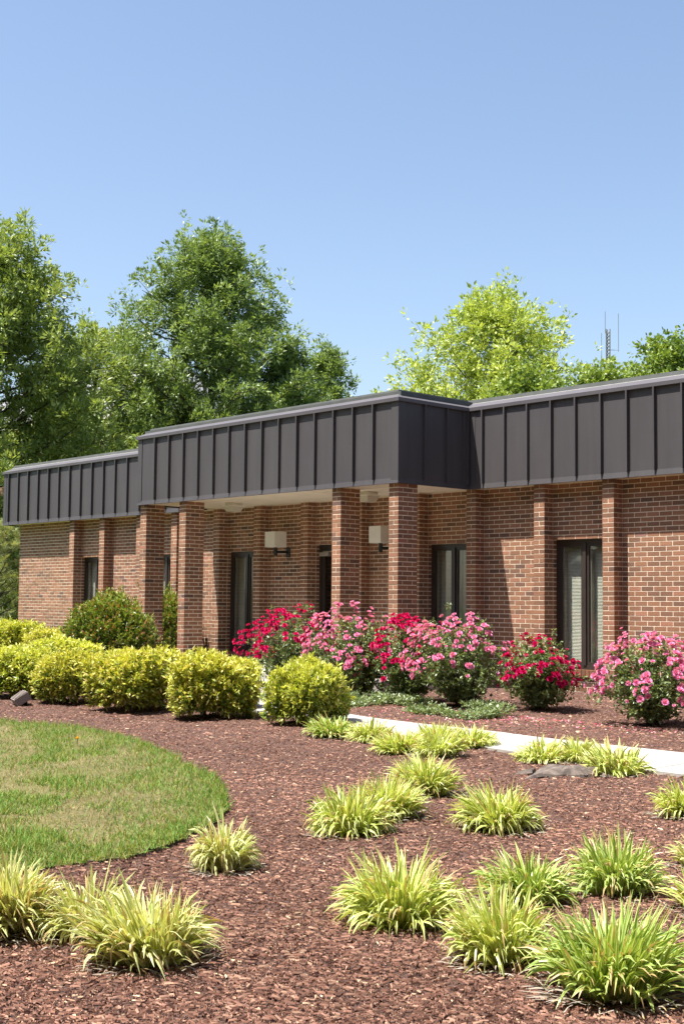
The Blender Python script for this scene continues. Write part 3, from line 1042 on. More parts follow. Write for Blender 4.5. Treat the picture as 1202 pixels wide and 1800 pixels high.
# ------------------------------------------------------------------ shrubs
def shrub_mesh(seed, w, dpt, h, nsprig, nleaf, ll, lw, cin, cout, ctip, box=3.0, tuft=0.055, up=0.55, spread=0.6):
    """leaf mesh of a mounded shrub, base at the origin; new growth at the ends of the shoots carries the tip colour"""
    r = np.random.default_rng(seed)
    v = unit(r.normal(0, 1, (nsprig, 3)))
    v[:, 2] = np.abs(v[:, 2]) * 1.15 - 0.22
    v = unit(v)
    k = (np.abs(v[:, 0]) ** box + np.abs(v[:, 1]) ** box + np.abs(v[:, 2]) ** box) ** (-1 / box)
    lump = 1 + 0.26 * (fbm(v[:, 0] * 2.2 + seed, v[:, 1] * 2.2 + v[:, 2] * 1.7, seed, 3) - 0.5) * 2
    rad = np.where(r.random(nsprig) < 0.72, r.uniform(0.88, 1.04, nsprig), r.uniform(0.45, 0.9, nsprig))
    ext = np.where(r.random(nsprig) < 0.07, r.uniform(1.03, 1.20, nsprig), 1.0)
    p = v * (k * lump * rad * ext)[:, None]
    zb = 0.42
    c = np.stack([p[:, 0] * w / 2, p[:, 1] * dpt / 2, (p[:, 2] + zb) / (1 + zb) * h], 1)
    taper = 0.80 + 0.20 * np.clip(c[:, 2] / (0.45 * h), 0, 1)
    c[:, :2] *= taper[:, None]
    keep = c[:, 2] > 0.03
    c = c[keep]; v = v[keep]; rad = rad[keep]
    m = len(c)
    sd = unit(v * 0.8 + np.array([0, 0, up]) + r.normal(0, 0.35, (m, 3)))
    d = unit(np.repeat(sd, nleaf, 0) + r.normal(0, spread, (m * nleaf, 3)))
    a = np.tile(np.linspace(0, 1, nleaf), m)
    pos = np.repeat(c, nleaf, 0) + np.repeat(sd, nleaf, 0) * (a * tuft * 1.3)[:, None]
    sc = np.stack([ll * r.uniform(0.65, 1.3, len(d)), lw * r.uniform(0.7, 1.3, len(d)), lw * r.uniform(0.7, 1.3, len(d))], 1)
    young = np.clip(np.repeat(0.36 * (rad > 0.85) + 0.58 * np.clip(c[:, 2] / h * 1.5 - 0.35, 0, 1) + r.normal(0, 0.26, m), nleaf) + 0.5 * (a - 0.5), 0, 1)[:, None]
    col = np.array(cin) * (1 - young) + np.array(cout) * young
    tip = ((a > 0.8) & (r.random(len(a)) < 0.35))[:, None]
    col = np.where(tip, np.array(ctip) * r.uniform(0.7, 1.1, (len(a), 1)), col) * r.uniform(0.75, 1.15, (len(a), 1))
    V, Fa, C = scatter(*LEAF4, pos, frames(d, r=r), sc, col)
    V[:, 2] = np.maximum(V[:, 2], 0.005)
    st = MB()
    for q in range(14):
        e = c[r.integers(0, m)] * 0.8
        b = np.array([r.normal(0, 0.05), r.normal(0, 0.05), -0.03])
        st.tube([b, (b + e) / 2 + np.array([0, 0, 0.03]), e], np.array([0.011, 0.008, 0.004]), 5, cap=False)
    return mesh_np('foliage', V, Fa, C), st.mesh('stems')


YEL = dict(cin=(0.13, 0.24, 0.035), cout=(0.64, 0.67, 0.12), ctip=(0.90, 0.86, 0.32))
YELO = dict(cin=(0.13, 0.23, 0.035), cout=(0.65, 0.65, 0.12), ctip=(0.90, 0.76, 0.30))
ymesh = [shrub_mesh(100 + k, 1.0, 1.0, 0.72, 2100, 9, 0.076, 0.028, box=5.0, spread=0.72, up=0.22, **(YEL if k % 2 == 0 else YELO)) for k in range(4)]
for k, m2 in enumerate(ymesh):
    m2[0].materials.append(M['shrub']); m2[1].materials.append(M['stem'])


def place_shrub(name, pair, x, n, w, h, rz, label, cat, group=None, w0=1.0, h0=0.72):
    r0 = tag(empty(name, (x, -n, float(gz(n))), rz), label, cat, group)
    r0.scale = (w / w0 * 0.88, w / w0 * 0.88, h / h0 * 0.88)
    link('foliage', pair[0], r0)['kind'] = 'stuff'
    link('stems', pair[1], r0)['kind'] = 'stuff'
    return r0


HG = 'low yellow green hedge shrubs'
for (k, x, n, w, h, rz, lab) in (
        (0, -0.08, 5.52, 0.81, 0.69, 0.3, 'yellow green mound shrub standing alone right of the path gap'),
        (1, -1.42, 5.86, 0.98, 0.74, 1.1, 'rightmost yellow shrub of the front hedge row, nearest the path gap'),
        (2, -2.05, 5.05, 0.62, 0.60, 2.0, 'small yellow shrub tucked behind the right end of the hedge row'),
        (3, -2.95, 5.90, 1.05, 0.72, 0.2, 'wide yellow shrub second from the right in the front hedge row'),
        (1, -4.42, 5.92, 0.90, 0.66, 4.0, 'yellow shrub third from the right, just right of the ground flood light'),
        (2, -5.60, 6.02, 0.95, 0.68, 5.2, 'yellow shrub at the left edge behind the ground flood light'),
        (0, -7.30, 4.40, 1.25, 0.70, 3.0, 'low spreading yellow shrub below the big green shrub on its left'),
        (3, -9.45, 3.30, 0.95, 0.76, 2.5, 'yellow shrub farther back, left of the big green shrub'),
        (2, -10.95, 3.20, 1.15, 0.88, 0.9, 'tallest yellow shrub at far left, against the brick wall end')):
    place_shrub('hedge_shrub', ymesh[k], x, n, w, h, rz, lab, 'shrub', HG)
gm = shrub_mesh(120, 1.0, 1.0, 0.9, 2700, 11, 0.046, 0.018, cin=(0.06, 0.11, 0.018), cout=(0.28, 0.36, 0.06), ctip=(0.46, 0.20, 0.09), box=2.4, tuft=0.07, up=0.9, spread=0.55)
gm[0].materials.append(M['shrub']); gm[1].materials.append(M['stem'])
place_shrub('nandina_shrub', gm, -8.35, 2.80, 1.55, 1.42, 0.4, 'large rounded green shrub in front of the leftmost column', 'shrub', 'tall green shrubs by the porch', 1.0, 0.9)
place_shrub('nandina_shrub', gm, -9.75, 0.80, 1.35, 1.50, 2.4, 'green shrub seen in the gap between the two left columns', 'shrub', 'tall green shrubs by the porch', 1.0, 0.9)

# ------------------------------------------------------------------ roses
def blossom_mesh(seed, c_in, c_out):
    r = np.random.default_rng(seed)
    V, Fq, C = [], [], []
    for ring, (cnt, tilt, ln, r0, wd) in enumerate(((5, 0.35, 0.034, 0.006, 0.040), (5, 0.85, 0.032, 0.004, 0.034), (4, 1.25, 0.026, 0.002, 0.024))):
        for k in range(cnt):
            az = k * 2 * math.pi / cnt + ring * 0.6 + r.normal(0, 0.12)
            t = tilt + r.normal(0, 0.12)
            d = np.array([math.cos(az) * math.cos(t), math.sin(az) * math.cos(t), math.sin(t)])
            sd = np.array([-math.sin(az), math.cos(az), 0])
            nn_ = np.cross(d, sd)
            b = np.array([math.cos(az), math.sin(az), 0]) * r0
            i0 = len(V)
            for (u_, ww, cv) in ((0, 0.35, 0.0), (0.55, 1.0, 0.05), (1.0, 0.75, -0.10)):
                for s_ in (-0.5, 0.5):
                    V.append(b + d * ln * u_ + sd * wd * ww * s_ - nn_ * 0.02 * cv + np.array([0, 0, 0.004 if abs(s_) else 0]))
                    f = u_ * r.uniform(0.85, 1.1)
                    C.append(np.array(c_in) * (1 - f) + np.array(c_out) * f)
            Fq += [(i0, i0 + 1, i0 + 3, i0 + 2), (i0 + 2, i0 + 3, i0 + 5, i0 + 4)]
    me = mesh_np('blossom', np.array(V), np.array(Fq), np.clip(np.array(C), 0, 1))
    me.materials.append(M['petal'])
    return me


RED = [blossom_mesh(200 + k, (0.36, 0.003, 0.075), (0.70, 0.012, 0.17)) for k in range(3)]
PNK = [blossom_mesh(210 + k, (0.70, 0.13, 0.38), (0.84, 0.38, 0.66)) for k in range(3)]


def rose_bush(x, n, w, h, seed, kind, nbl, label, extra=None):
    r = np.random.default_rng(seed)
    r0 = tag(empty('rose_bush', (x, -n, float(gz(n)))), label, 'rose bush', 'rose bushes along the wall')
    mb = MB()
    tips, TC, TD = [], [], []
    for k in range(34):
        az = k * 2.4 + r.normal(0, 0.3); el = math.asin(min(1, 0.12 + 0.88 * (k + 0.5) / 34))
        L_ = np.array([math.cos(az) * math.cos(el) * w / 2 * 0.95, math.sin(az) * math.cos(el) * w / 2 * 0.95, h * (0.24 + 0.71 * math.sin(el))]) * np.array([1, 1, r.uniform(0.86, 1.08)])
        L_[:2] *= r.uniform(0.8, 1.1)
        b = np.array([r.normal(0, 0.05), r.normal(0, 0.05), -0.02])
        md = np.array([L_[0] * 0.35, L_[1] * 0.35, L_[2] * 0.55])
        pts = np.array([b, md * 0.6, md * 1.15, L_])
        mb.tube(pts, np.array([0.010, 0.008, 0.006, 0.003]), 5, cap=False)
        tips.append(L_)
        for q in range(36):
            u_ = r.uniform(0.16, 1.0) ** 0.8
            p = np.array([np.interp(u_ * 3, np.arange(4), pts[:, c]) for c in range(3)]) + r.normal(0, 0.07, 3)
            TC.append(p); TD.append(unit(np.array([p[0], p[1], 0.15]) / w + r.normal(0, 0.5, 3) + np.array([0, 0, 0.15])))
    TC = np.array(TC); TD = np.array(TD)
    TC[:, 2] = np.maximum(TC[:, 2], 0.10)
    nl = 9
    d = unit(np.repeat(TD, nl, 0) + r.normal(0, 0.7, (len(TC) * nl, 3)))
    pos = np.repeat(TC, nl, 0) + d * r.uniform(0.0, 0.035, (len(d), 1))
    sc = np.stack([r.uniform(0.03, 0.055, len(d)), r.uniform(0.020, 0.034, len(d)), r.uniform(0.02, 0.03, len(d))], 1)
    tv = np.clip(r.normal(0.45, 0.25, len(d)), 0, 1)[:, None]
    col = np.array([0.09, 0.14, 0.05]) * (1 - tv) + np.array([0.34, 0.42, 0.19]) * tv
    newg = (np.repeat(TC[:, 2] > 0.75 * h, nl) & (r.random(len(d)) < 0.18))[:, None]
    col = np.where(newg, np.array([0.26, 0.24, 0.06]), col)
    V, Fa, C = scatter(*LEAF6, pos, frames(d, r=r), sc, col)
    tag(link('foliage', mesh_np('foliage', V, Fa, C), r0, M['rose_leaf']), kind='stuff')
    tag(mb.build('stems', M['stem'], r0), kind='stuff')
    cnt = 0
    ntr = max(12, int(nbl / 3.2))
    while cnt < nbl:
        # a truss of flowers at the outside of the bush, more of them high up and towards the light
        az = r.uniform(0, 2 * math.pi); s_ = r.uniform(0.0, 1.0) ** 0.75
        if math.sin(az) > 0.35 and r.random() < 0.55: continue          # fewer on the wall side
        el = math.asin(s_)
        lump = 0.92 + 0.22 * float(vnoise(az * 1.3 + seed, s_ * 3.0, seed))
        cpos = np.array([math.cos(az) * math.cos(el) * w / 2, math.sin(az) * math.cos(el) * w / 2, h * (0.30 + 0.66 * s_)]) * lump
        od = unit(np.array([cpos[0] / w, cpos[1] / w, 0.55 * s_ + 0.12]))
        for q in range(int(r.integers(1, 6))):
            if cnt >= nbl: break
            p = cpos + r.normal(0, 0.045, 3)
            dd = unit(od + r.normal(0, 0.35, 3))
            pool = (RED if kind == 'red' else PNK) if (extra is None or r.random() > 0.12) else (PNK if kind == 'red' else RED)
            o = link('blossom', pool[int(r.integers(0, 3))], r0, loc=tuple(p))
            o.rotation_mode = 'QUATERNION'
            o.rotation_quaternion = Vector(dd).to_track_quat('Z', 'Y') @ Quaternion((0, 0, 1), r.uniform(0, 6.28))
            s2 = r.uniform(0.40, 1.0) if r.random() < 0.5 else r.uniform(0.75, 1.1); o.scale = (s2, s2, s2)
            cnt += 1
    return r0


rose_bush(-3.35, 2.95, 1.50, 1.22, 301, 'red', 290, 'leftmost crimson rose bush, dense with blooms beside the column')
rose_bush(-2.05, 2.95, 1.42, 1.20, 302, 'pink', 295, 'tall pink rose bush between two crimson ones, before the corner column')
rose_bush(-1.25, 2.75, 1.20, 1.12, 303, 'red', 250, 'crimson rose bush squeezed between two pink ones')
rose_bush(-0.22, 2.85, 1.42, 1.12, 304, 'pink', 295, 'wide pink rose bush left of the small crimson one')
rose_bush(0.86, 2.62, 0.88, 0.92, 305, 'red', 165, 'small crimson rose bush with bare stems below the window')
rose_bush(2.74, 3.02, 1.26, 0.96, 306, 'pink', 290, 'pink rose bush cut by the right edge below the brick wall')

# ------------------------------------------------------------------ liriope clumps
def blades(r, nb, base_r, length, lean0, lean1, curl, width, cen, edge, dryp=0.0, M_=7):
    """arching strap leaves with a darker midrib and pale margins; returns V, quads, colours"""
    az = r.uniform(0, 2 * np.pi, nb)
    rb = base_r * np.sqrt(r.random(nb))
    ba = az + r.normal(0, 0.6, nb)
    base = np.stack([rb * np.cos(ba), rb * np.sin(ba), np.full(nb, -0.01)], 1)
    th = lean0 + (lean1 - lean0) * (rb / base_r) ** 0.8 * r.uniform(0.4, 1.25, nb) + r.normal(0, 0.15, nb)
    cu = curl * np.abs(r.normal(1.0, 0.65, nb))
    ln = length * r.uniform(0.6, 1.0, nb) * (1 - 0.25 * (rb / base_r) ** 2)
    wd = width * r.uniform(0.75, 1.25, nb)
    tw = r.normal(0, 0.5, nb)
    s = np.linspace(0, 1, M_)
    ang = th[:, None] + cu[:, None] * s[None] ** 1.8                   # angle from vertical
    step = ln[:, None] / (M_ - 1)
    dh = np.sin(ang) * step; dv = np.cos(ang) * step
    hh = np.concatenate([np.zeros((nb, 1)), np.cumsum(dh[:, 1:], 1)], 1)
    vv_ = np.concatenate([np.zeros((nb, 1)), np.cumsum(dv[:, 1:], 1)], 1)
    ca, sa = np.cos(az)[:, None], np.sin(az)[:, None]
    cx = base[:, 0:1] + hh * ca; cy = base[:, 1:2] + hh * sa; cz = base[:, 2:3] + vv_
    cenp = np.stack([cx, cy, cz], 2)
    tang = np.stack([np.sin(ang) * ca, np.sin(ang) * sa, np.cos(ang)], 2)
    side0 = np.stack([-sa, ca, np.zeros_like(ca)], 2) * np.ones((1, M_, 1))
    nrm = np.cross(side0, tang)
    twc = np.cos(tw)[:, None, None]; tws = np.sin(tw)[:, None, None]
    side = side0 * twc + nrm * tws; nr2 = nrm * twc - side0 * tws
    prof = np.array([0.75, 1.0, 1.0, 0.95, 0.82, 0.55, 0.06])[:M_]
    w2 = (wd[:, None] * prof[None])[:, :, None] * 0.5
    Lf = cenp + side * w2 + nr2 * w2 * 0.35
    Rg = cenp - side * w2 + nr2 * w2 * 0.35
    V = np.stack([Lf, cenp, Rg], 2).reshape(-1, 3)
    k = np.arange(nb)[:, None, None] * (M_ * 3) + np.arange(M_ - 1)[None, :, None] * 3 + np.arange(2)[None, None, :]
    Fq = np.stack([k, k + 1, k + 4, k + 3], 3).reshape(-1, 4)
    fa = np.clip(r.normal(0.5, 0.3, nb), 0, 1)[:, None]
    ce = np.array(cen[0]) * (1 - fa) + np.array(cen[1]) * fa
    ed = np.array(edge[0]) * (1 - fa) + np.array(edge[1]) * fa
    dm = r.random(nb) < dryp
    tan = np.array([0.52, 0.40, 0.20])
    ce[dm] = tan * 0.8; ed[dm] = tan
    C = np.stack([np.repeat(ed[:, None], M_, 1), np.repeat(ce[:, None], M_, 1), np.repeat(ed[:, None], M_, 1)], 2)
    tipd = (r.random(nb) < 0.22)
    C[tipd, -2:, :, :] = np.array([0.50, 0.36, 0.16])
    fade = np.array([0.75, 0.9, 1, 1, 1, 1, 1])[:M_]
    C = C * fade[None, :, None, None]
    V[:, 2] = np.maximum(V[:, 2], 0.003)
    return V, Fq, C.reshape(-1, 3)


LG = 'variegated liriope clumps in the mulch bed'
BRI = dict(cen=((0.17, 0.31, 0.035), (0.46, 0.56, 0.08)), edge=((0.66, 0.69, 0.20), (0.87, 0.86, 0.46)))
GRE = dict(cen=((0.09, 0.23, 0.03), (0.25, 0.41, 0.04)), edge=((0.50, 0.60, 0.15), (0.80, 0.81, 0.38)))
PAL = dict(cen=((0.20, 0.32, 0.05), (0.56, 0.60, 0.19)), edge=((0.70, 0.70, 0.30), (0.90, 0.84, 0.54)))


def liriope(x, n, w, h, seed, label, pal=BRI, nb=330, dead=120, dry=0.03):
    r = np.random.default_rng(seed)
    r0 = tag(empty('liriope_clump', (x, -n, float(bed_h(np.array([x]), np.array([n]))[0]))), label, 'liriope', LG)
    V, Fq, C = blades(r, int(nb * 1.5), w * r.uniform(0.30, 0.40), h * 1.2, 0.10, r.uniform(0.5, 0.75), r.uniform(0.9, 1.45), 0.022, pal['cen'], pal['edge'], dry)
    rad = np.percentile(np.hypot(V[:, 0], V[:, 1]), 96)
    V[:, :2] *= (w * 0.54 / rad) * (1 + 0.22 * (r.random(2) - 0.5))
    V[:, 2] *= h * r.uniform(0.78, 0.90) / np.percentile(V[:, 2], 99.7)
    V[:, :2] += r.normal(0, 0.16, 2) * V[:, 2:3]
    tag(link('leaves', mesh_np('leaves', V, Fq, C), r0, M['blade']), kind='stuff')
    V, Fq, C = blades(r, int(dead * 1.2), w * 0.46, h * 0.48, 0.7, 1.3, 0.7, 0.009, ((0.30, 0.25, 0.20), (0.44, 0.38, 0.32)), ((0.36, 0.31, 0.26), (0.54, 0.48, 0.42)))
    tag(link('dead_leaves', mesh_np('dead_leaves', V, Fq, C), r0, M['dry']), kind='stuff')
    return r0


for args in (
        (8.00, 10.98, 0.58, 0.40, 401, 'largest green liriope clump with cream margins, lower right corner', GRE, 420),
        (7.46, 10.98, 0.46, 0.35, 402, 'liriope clump left of the large one in the lower right', BRI, 320),
        (6.70, 10.83, 0.56, 0.38, 403, 'broad liriope clump at the left end of the lower right group', BRI, 400),
        (6.84, 10.08, 0.46, 0.30, 404, 'liriope clump in the middle of the lower right group, at its back', GRE, 300),
        (7.02, 9.60, 0.50, 0.34, 405, 'dense rounded liriope clump at the back right of the lower right group', GRE, 360),
        (5.52, 8.74, 0.54, 0.37, 406, 'solitary liriope clump in open mulch below the old stump', BRI, 340),
        (5.22, 10.70, 0.38, 0.31, 407, 'small upright liriope clump close to the lawn corner', PAL, 230),
        (6.42, 12.00, 0.54, 0.36, 408, 'pale liriope clump with dead grey skirt, right one of the lower left pair', PAL, 360, 260),
        (5.62, 12.20, 0.56, 0.42, 409, 'biggest pale straw tinted liriope clump at the lower left edge', PAL, 460, 300, 0.12),
        (5.95, 12.02, 0.40, 0.36, 410, 'pale liriope tuft wedged between the two lower left clumps', PAL, 240, 120, 0.08),
        (5.00, 9.55, 0.55, 0.36, 411, 'front clump of the diagonal liriope row in the middle', BRI, 330),
        (4.72, 8.98, 0.57, 0.39, 412, 'middle clump of the diagonal liriope row', BRI, 330),
        (4.26, 8.12, 0.56, 0.39, 413, 'rear clump of the diagonal liriope row, tallest of it', BRI, 330),
        (1.08, 6.14, 0.56, 0.27, 414, 'liriope clump just right of the lone yellow shrub, beside the path', GRE, 300),
        (1.52, 6.10, 0.48, 0.27, 415, 'second liriope clump right of the lone yellow shrub', BRI, 260),
        (2.42, 6.55, 0.54, 0.30, 416, 'left liriope clump of the cluster in front of the path middle', BRI, 280),
        (2.88, 6.56, 0.48, 0.31, 417, 'nearest liriope clump of the cluster in front of the path middle', BRI, 260),
        (2.40, 6.02, 0.50, 0.27, 418, 'rear liriope clump hiding the path edge in the middle', BRI, 260),
        (2.62, 5.80, 0.46, 0.27, 419, 'right liriope clump of that middle cluster, overlapping the path', BRI, 260),
        (3.72, 6.10, 0.52, 0.26, 420, 'liriope clump left of the old stump, beside the path', BRI, 260),
        (4.02, 6.02, 0.34, 0.27, 421, 'slim liriope clump behind the old stump', BRI, 170),
        (4.62, 6.28, 0.50, 0.29, 422, 'liriope clump right of the old stump', BRI, 260),
        (6.10, 7.54, 0.48, 0.33, 423, 'liriope clump cut by the right edge, level with the solitary one', BRI, 260),
        (7.02, 8.80, 0.36, 0.26, 424, 'sparse small liriope tuft at the right edge', PAL, 110),
        (7.58, 9.62, 0.38, 0.26, 425, 'small liriope tuft at the right edge, nearest the dense rounded clump', BRI, 130)):
    liriope(*args)

# ------------------------------------------------------------------ mulch chips, grass, petals, ground cover
def wedge(r, count, d0, d1, power, half=0.36):
    """points in front of the camera, thinning out with distance (density ~ d^-power)"""
    u_ = r.random(count)
    k = 2 - power
    d = (d0 ** k + u_ * (d1 ** k - d0 ** k)) ** (1 / k)
    a = r.uniform(-half, half, count)
    fx, fn = -math.sin(yaw), -math.cos(yaw)
    x = CAM.x + d * (fx * np.cos(a) - fn * np.sin(a)) if False else CAM.x + d * (fx * np.cos(a) + (-fn) * np.sin(a))
    n = -CAM.y + d * (fn * np.cos(a) + fx * np.sin(a))
    return x, n, d


r = np.random.default_rng(77)
x, n, d = wedge(r, 235000, 3.7, 19.0, 1.9, 0.30)
ok = (n > 0.06) & ~in_poly(x, n, LAWN_S) & ~in_poly(x, n, WALK_POLY) & ~in_poly(x, n, LANDING) & ~((x < -2.1) & (x > -9.6) & (n < 2.4)) & ~((x < -4.0) & (x > -5.3) & (n < 3.4))
x, n, d = x[ok], n[ok], d[ok]
m = len(x)
az = r.uniform(0, 2 * np.pi, m); el = r.normal(0.02, 0.16, m)
dirs = np.stack([np.cos(az) * np.cos(el), np.sin(az) * np.cos(el), np.sin(el)], 1)
CH = ([(-0.5, -0.5, 0), (0.5, -0.32, 0), (0.5, 0.32, 0), (-0.5, 0.5, 0), (-0.44, 0.08, 1), (0.42, -0.06, 1)],
      [(0, 1, 5, 4), (2, 3, 4, 5)])
big = r.random(m) ** 2.6
lnc = 0.009 + 0.038 * big * r.uniform(0.5, 1.2, m)
sc = np.stack([lnc, lnc * r.uniform(0.11, 0.32, m), 0.0025 + lnc * r.uniform(0.05, 0.14, m)], 1)
pal = np.array([(0.155, 0.082, 0.066), (0.205, 0.115, 0.093), (0.115, 0.062, 0.050), (0.25, 0.152, 0.124), (0.31, 0.20, 0.155), (0.075, 0.040, 0.034), (0.48, 0.38, 0.29)])
ci = r.choice(7, m, p=[0.29, 0.26, 0.17, 0.14, 0.07, 0.055, 0.015])
col = pal[ci] * r.uniform(0.8, 1.2, (m, 1)) * (0.72 + 0.56 * fbm(x * 0.8, n * 0.8, 21, 3))[:, None] * np.array([1.36, 1.31, 1.18])
pos = np.stack([x, -n, bed_h(x, n) + 0.002 + 0.006 * r.random(m)], 1)
V, Fa, C = scatter(*CH, pos, frames(dirs, r=r, jitter=0.35), sc, col)
tag(link('mulch_chips', mesh_np('mulch_chips', V, Fa, C), None, M['chip']), 'reddish brown shredded bark mulch covering the bed', 'mulch', kind='stuff')

r = np.random.default_rng(78)
x, n, d = wedge(r, 420000, 6.0, 19.0, 1.3, 0.40)
cl = LAWN_S.mean(0)
ok = in_poly(x, n, cl + (LAWN_S - cl) * 1.006)
x, n = x[ok], n[ok]
pt = fbm(x * 1.5, n * 1.5, 40, 4); pt2 = fbm(x * 4.5, n * 4.5, 50, 3)
# distance to the cut edge: the grass stands longer there
De = np.full(len(x), 9.0)
for (ex, en) in LAWN_S: De = np.minimum(De, (x - ex) ** 2 + (n - en) ** 2)
De = np.sqrt(De)
edge = np.clip(1.15 - De / 0.45, 0, 1)
lush = np.clip((pt - 0.45) * 6.0, 0, 1) * np.clip((pt2 - 0.36) * 5, 0, 1)
lush = np.maximum(lush, edge * 0.9)
keep = r.random(len(x)) < np.clip(0.30 + 0.9 * (pt2 - 0.42), 0.16, 0.6) * (1 - lush) + lush
x, n, lush, pt2 = x[keep], n[keep], lush[keep], pt2[keep]
m = len(x)
GB = ([(0, -0.5, 0), (0, 0.5, 0), (0.55, -0.38, 0.10), (0.55, 0.38, 0.10), (1, 0, 0.0)], None)
az = r.uniform(0, 2 * np.pi, m); el = np.clip(r.normal(0.85, 0.35, m), 0.1, 1.5)
dirs = np.stack([np.cos(az) * np.cos(el), np.sin(az) * np.cos(el), np.sin(el)], 1)
lg = (0.022 + 0.030 * r.random(m)) * (1 + 1.3 * lush * r.random(m))
sc = np.stack([lg, r.uniform(0.0035, 0.0065, m), lg], 1)
gA, gB_, tanc, yl = np.array([0.09, 0.20, 0.035]), np.array([0.22, 0.36, 0.07]), np.array([0.40, 0.32, 0.155]), np.array([0.30, 0.31, 0.075])
f = r.random((m, 1))
grn = gA * (1 - f) + gB_ * f
isdry = (r.random(m) < np.clip(0.36 + 1.6 * (0.5 - pt2), 0.10, 0.75) * (1 - lush))[:, None]
isyl = (r.random(m) < 0.30)[:, None]
col = np.where(isdry, tanc * r.uniform(0.7, 1.15, (m, 1)), np.where(isyl, yl, grn)) * r.uniform(0.85, 1.15, (m, 1))
pos = np.stack([x, -n, lawn_h(x, n) - 0.003], 1)
V, Fa, C = scatter(GB[0], np.array([(0, 1, 3, 2)]), pos, frames(dirs, r=r), sc, col)
F3 = (np.array([(2, 3, 4)])[None] + (np.arange(m) * 5)[:, None, None]).reshape(-1, 3)
tag(link('lawn_grass', mesh_np('lawn_grass', V, [Fa, F3], C), None, M['grass']), 'patchy green and straw coloured lawn grass inside the curved edge', 'grass', kind='stuff')

# a dandelion in the lawn
dx_, dn_ = 0.10, 8.55
dl = tag(empty('dandelion', (dx_, -dn_, float(lawn_h(np.array([dx_]), np.array([dn_]))[0]))), 'single orange yellow dandelion blooming in the lawn', 'flower')
mb = MB(); mb.tube([(0, 0, 0), (0.004, 0, 0.04), (0, 0, 0.075)], 0.003, 5); mb.build('stalk', M['stem'], dl)
r = np.random.default_rng(82)
az = r.uniform(0, 6.28, 60); el = r.uniform(0.1, 1.3, 60)
dd = np.stack([np.cos(az) * np.cos(el), np.sin(az) * np.cos(el), np.sin(el)], 1)
V, Fa, C = scatter(*LEAF4, np.tile((0, 0, 0.075), (60, 1)) + 0.0 * dd, frames(dd, r=r), np.tile((0.024, 0.006, 0.006), (60, 1)), np.tile((0.85, 0.48, 0.02), (60, 1)))
tag(link('flower_head', mesh_np('flower_head', V, Fa, C), dl, M['petal']), kind='stuff')

# fallen rose petals
r = np.random.default_rng(79)
m = 700
cx = r.choice([-0.2, 0.3, 0.9, 1.4, 2.2, 2.9, -1.4], m, p=[.14, .14, .22, .14, .14, .15, .07])
x = cx + r.normal(0, 0.42, m); n = 3.75 + np.abs(r.normal(0, 0.5, m)) - 0.45
ok = ~in_poly(x, n, WALK_POLY) & (n < 5.0); x, n = x[ok], n[ok]; m = len(x)
az = r.uniform(0, 6.28, m); dirs = np.stack([np.cos(az), np.sin(az), r.normal(0, 0.25, m)], 1)
col = np.where((r.random(m) < 0.55)[:, None], np.array([0.80, 0.36, 0.46]), np.array([0.70, 0.10, 0.22])) * r.uniform(0.8, 1.1, (m, 1))
col = np.where((r.random(m) < 0.25)[:, None], np.array([0.85, 0.68, 0.66]), col)
sc = np.stack([r.uniform(0.018, 0.030, m), r.uniform(0.016, 0.026, m), np.full(m, 0.02)], 1)
V, Fa, C = scatter(*LEAF6, np.stack([x, -n, bed_h(x, n) + 0.012], 1), frames(dirs, r=r, jitter=0.5), sc, np.clip(col, 0, 1))
tag(link('fallen_petals', mesh_np('fallen_petals', V, Fa, C), None, M['petal']), 'pink and white rose petals strewn on the mulch under the roses', 'petals', kind='stuff')

# low leafy ground cover between the middle roses
r = np.random.default_rng(80)
m = 1500
x = r.uniform(-1.75, 1.05, m); n = r.uniform(2.95, 3.95, m)
den = fbm(x * 2.3, n * 2.3, 61, 3) - 0.22 * np.abs((n - 3.35) / 0.6) - 0.08 * np.abs(x + 0.3)
ok = den > 0.34; x, n = x[ok], n[ok]
hgt = r.uniform(0.01, 0.11, len(x)) * np.clip(1.2 - np.abs((n - 3.3) / 0.75), 0.2, 1)
tc = np.stack([x, -n, gz(n) + hgt], 1); nl = 12
d = unit(r.normal(0, 1, (len(tc) * nl, 3)) * np.array([1, 1, 0.5]) + np.array([0, 0, 0.35]))
pos = np.repeat(tc, nl, 0) + d * 0.03
sc = np.stack([r.uniform(0.025, 0.05, len(d)), r.uniform(0.016, 0.03, len(d)), np.full(len(d), 0.02)], 1)
f = r.random((len(d), 1))
V, Fa, C = scatter(*LEAF6, pos, frames(d, r=r), sc, np.array([0.11, 0.17, 0.07]) * (1 - f) + np.array([0.36, 0.44, 0.22]) * f)
tag(link('ground_cover', mesh_np('ground_cover', V, Fa, C), None, M['rose_leaf']), 'low grey green leafy ground cover under the middle roses', 'ground cover', kind='stuff')

# ------------------------------------------------------------------ old stump, flood light
r = np.random.default_rng(81)
K, RR = 44, 9
V = []
for j in range(RR):
    t = j / (RR - 1)
    for i in range(K):
        a = i * 2 * math.pi / K
        rad = (0.10 + 0.90 * t) * (1 + 0.20 * math.sin(2 * a + 0.6) + 0.12 * math.sin(5 * a + 1.1) + 0.06 * math.sin(9 * a))
        z = 0.075 * (1 - t ** 3) + 0.028 * float(fbm(np.array([3 * math.cos(a) * t + 2]), np.array([3 * math.sin(a) * t]), 71, 3)[0]) * (1 - t * 0.5) - (0.06 if j == RR - 1 else 0)
        z += 0.018 * math.sin(a * 11 + t * 3) * t * (1 - t) * 2
        V.append((0.29 * rad * math.cos(a), 0.19 * rad * math.sin(a), z - 0.02))
Fq = [(j * K + i, (j + 1) * K + i, (j + 1) * K + (i + 1) % K, j * K + (i + 1) % K) for j in range(RR - 1) for i in range(K)]
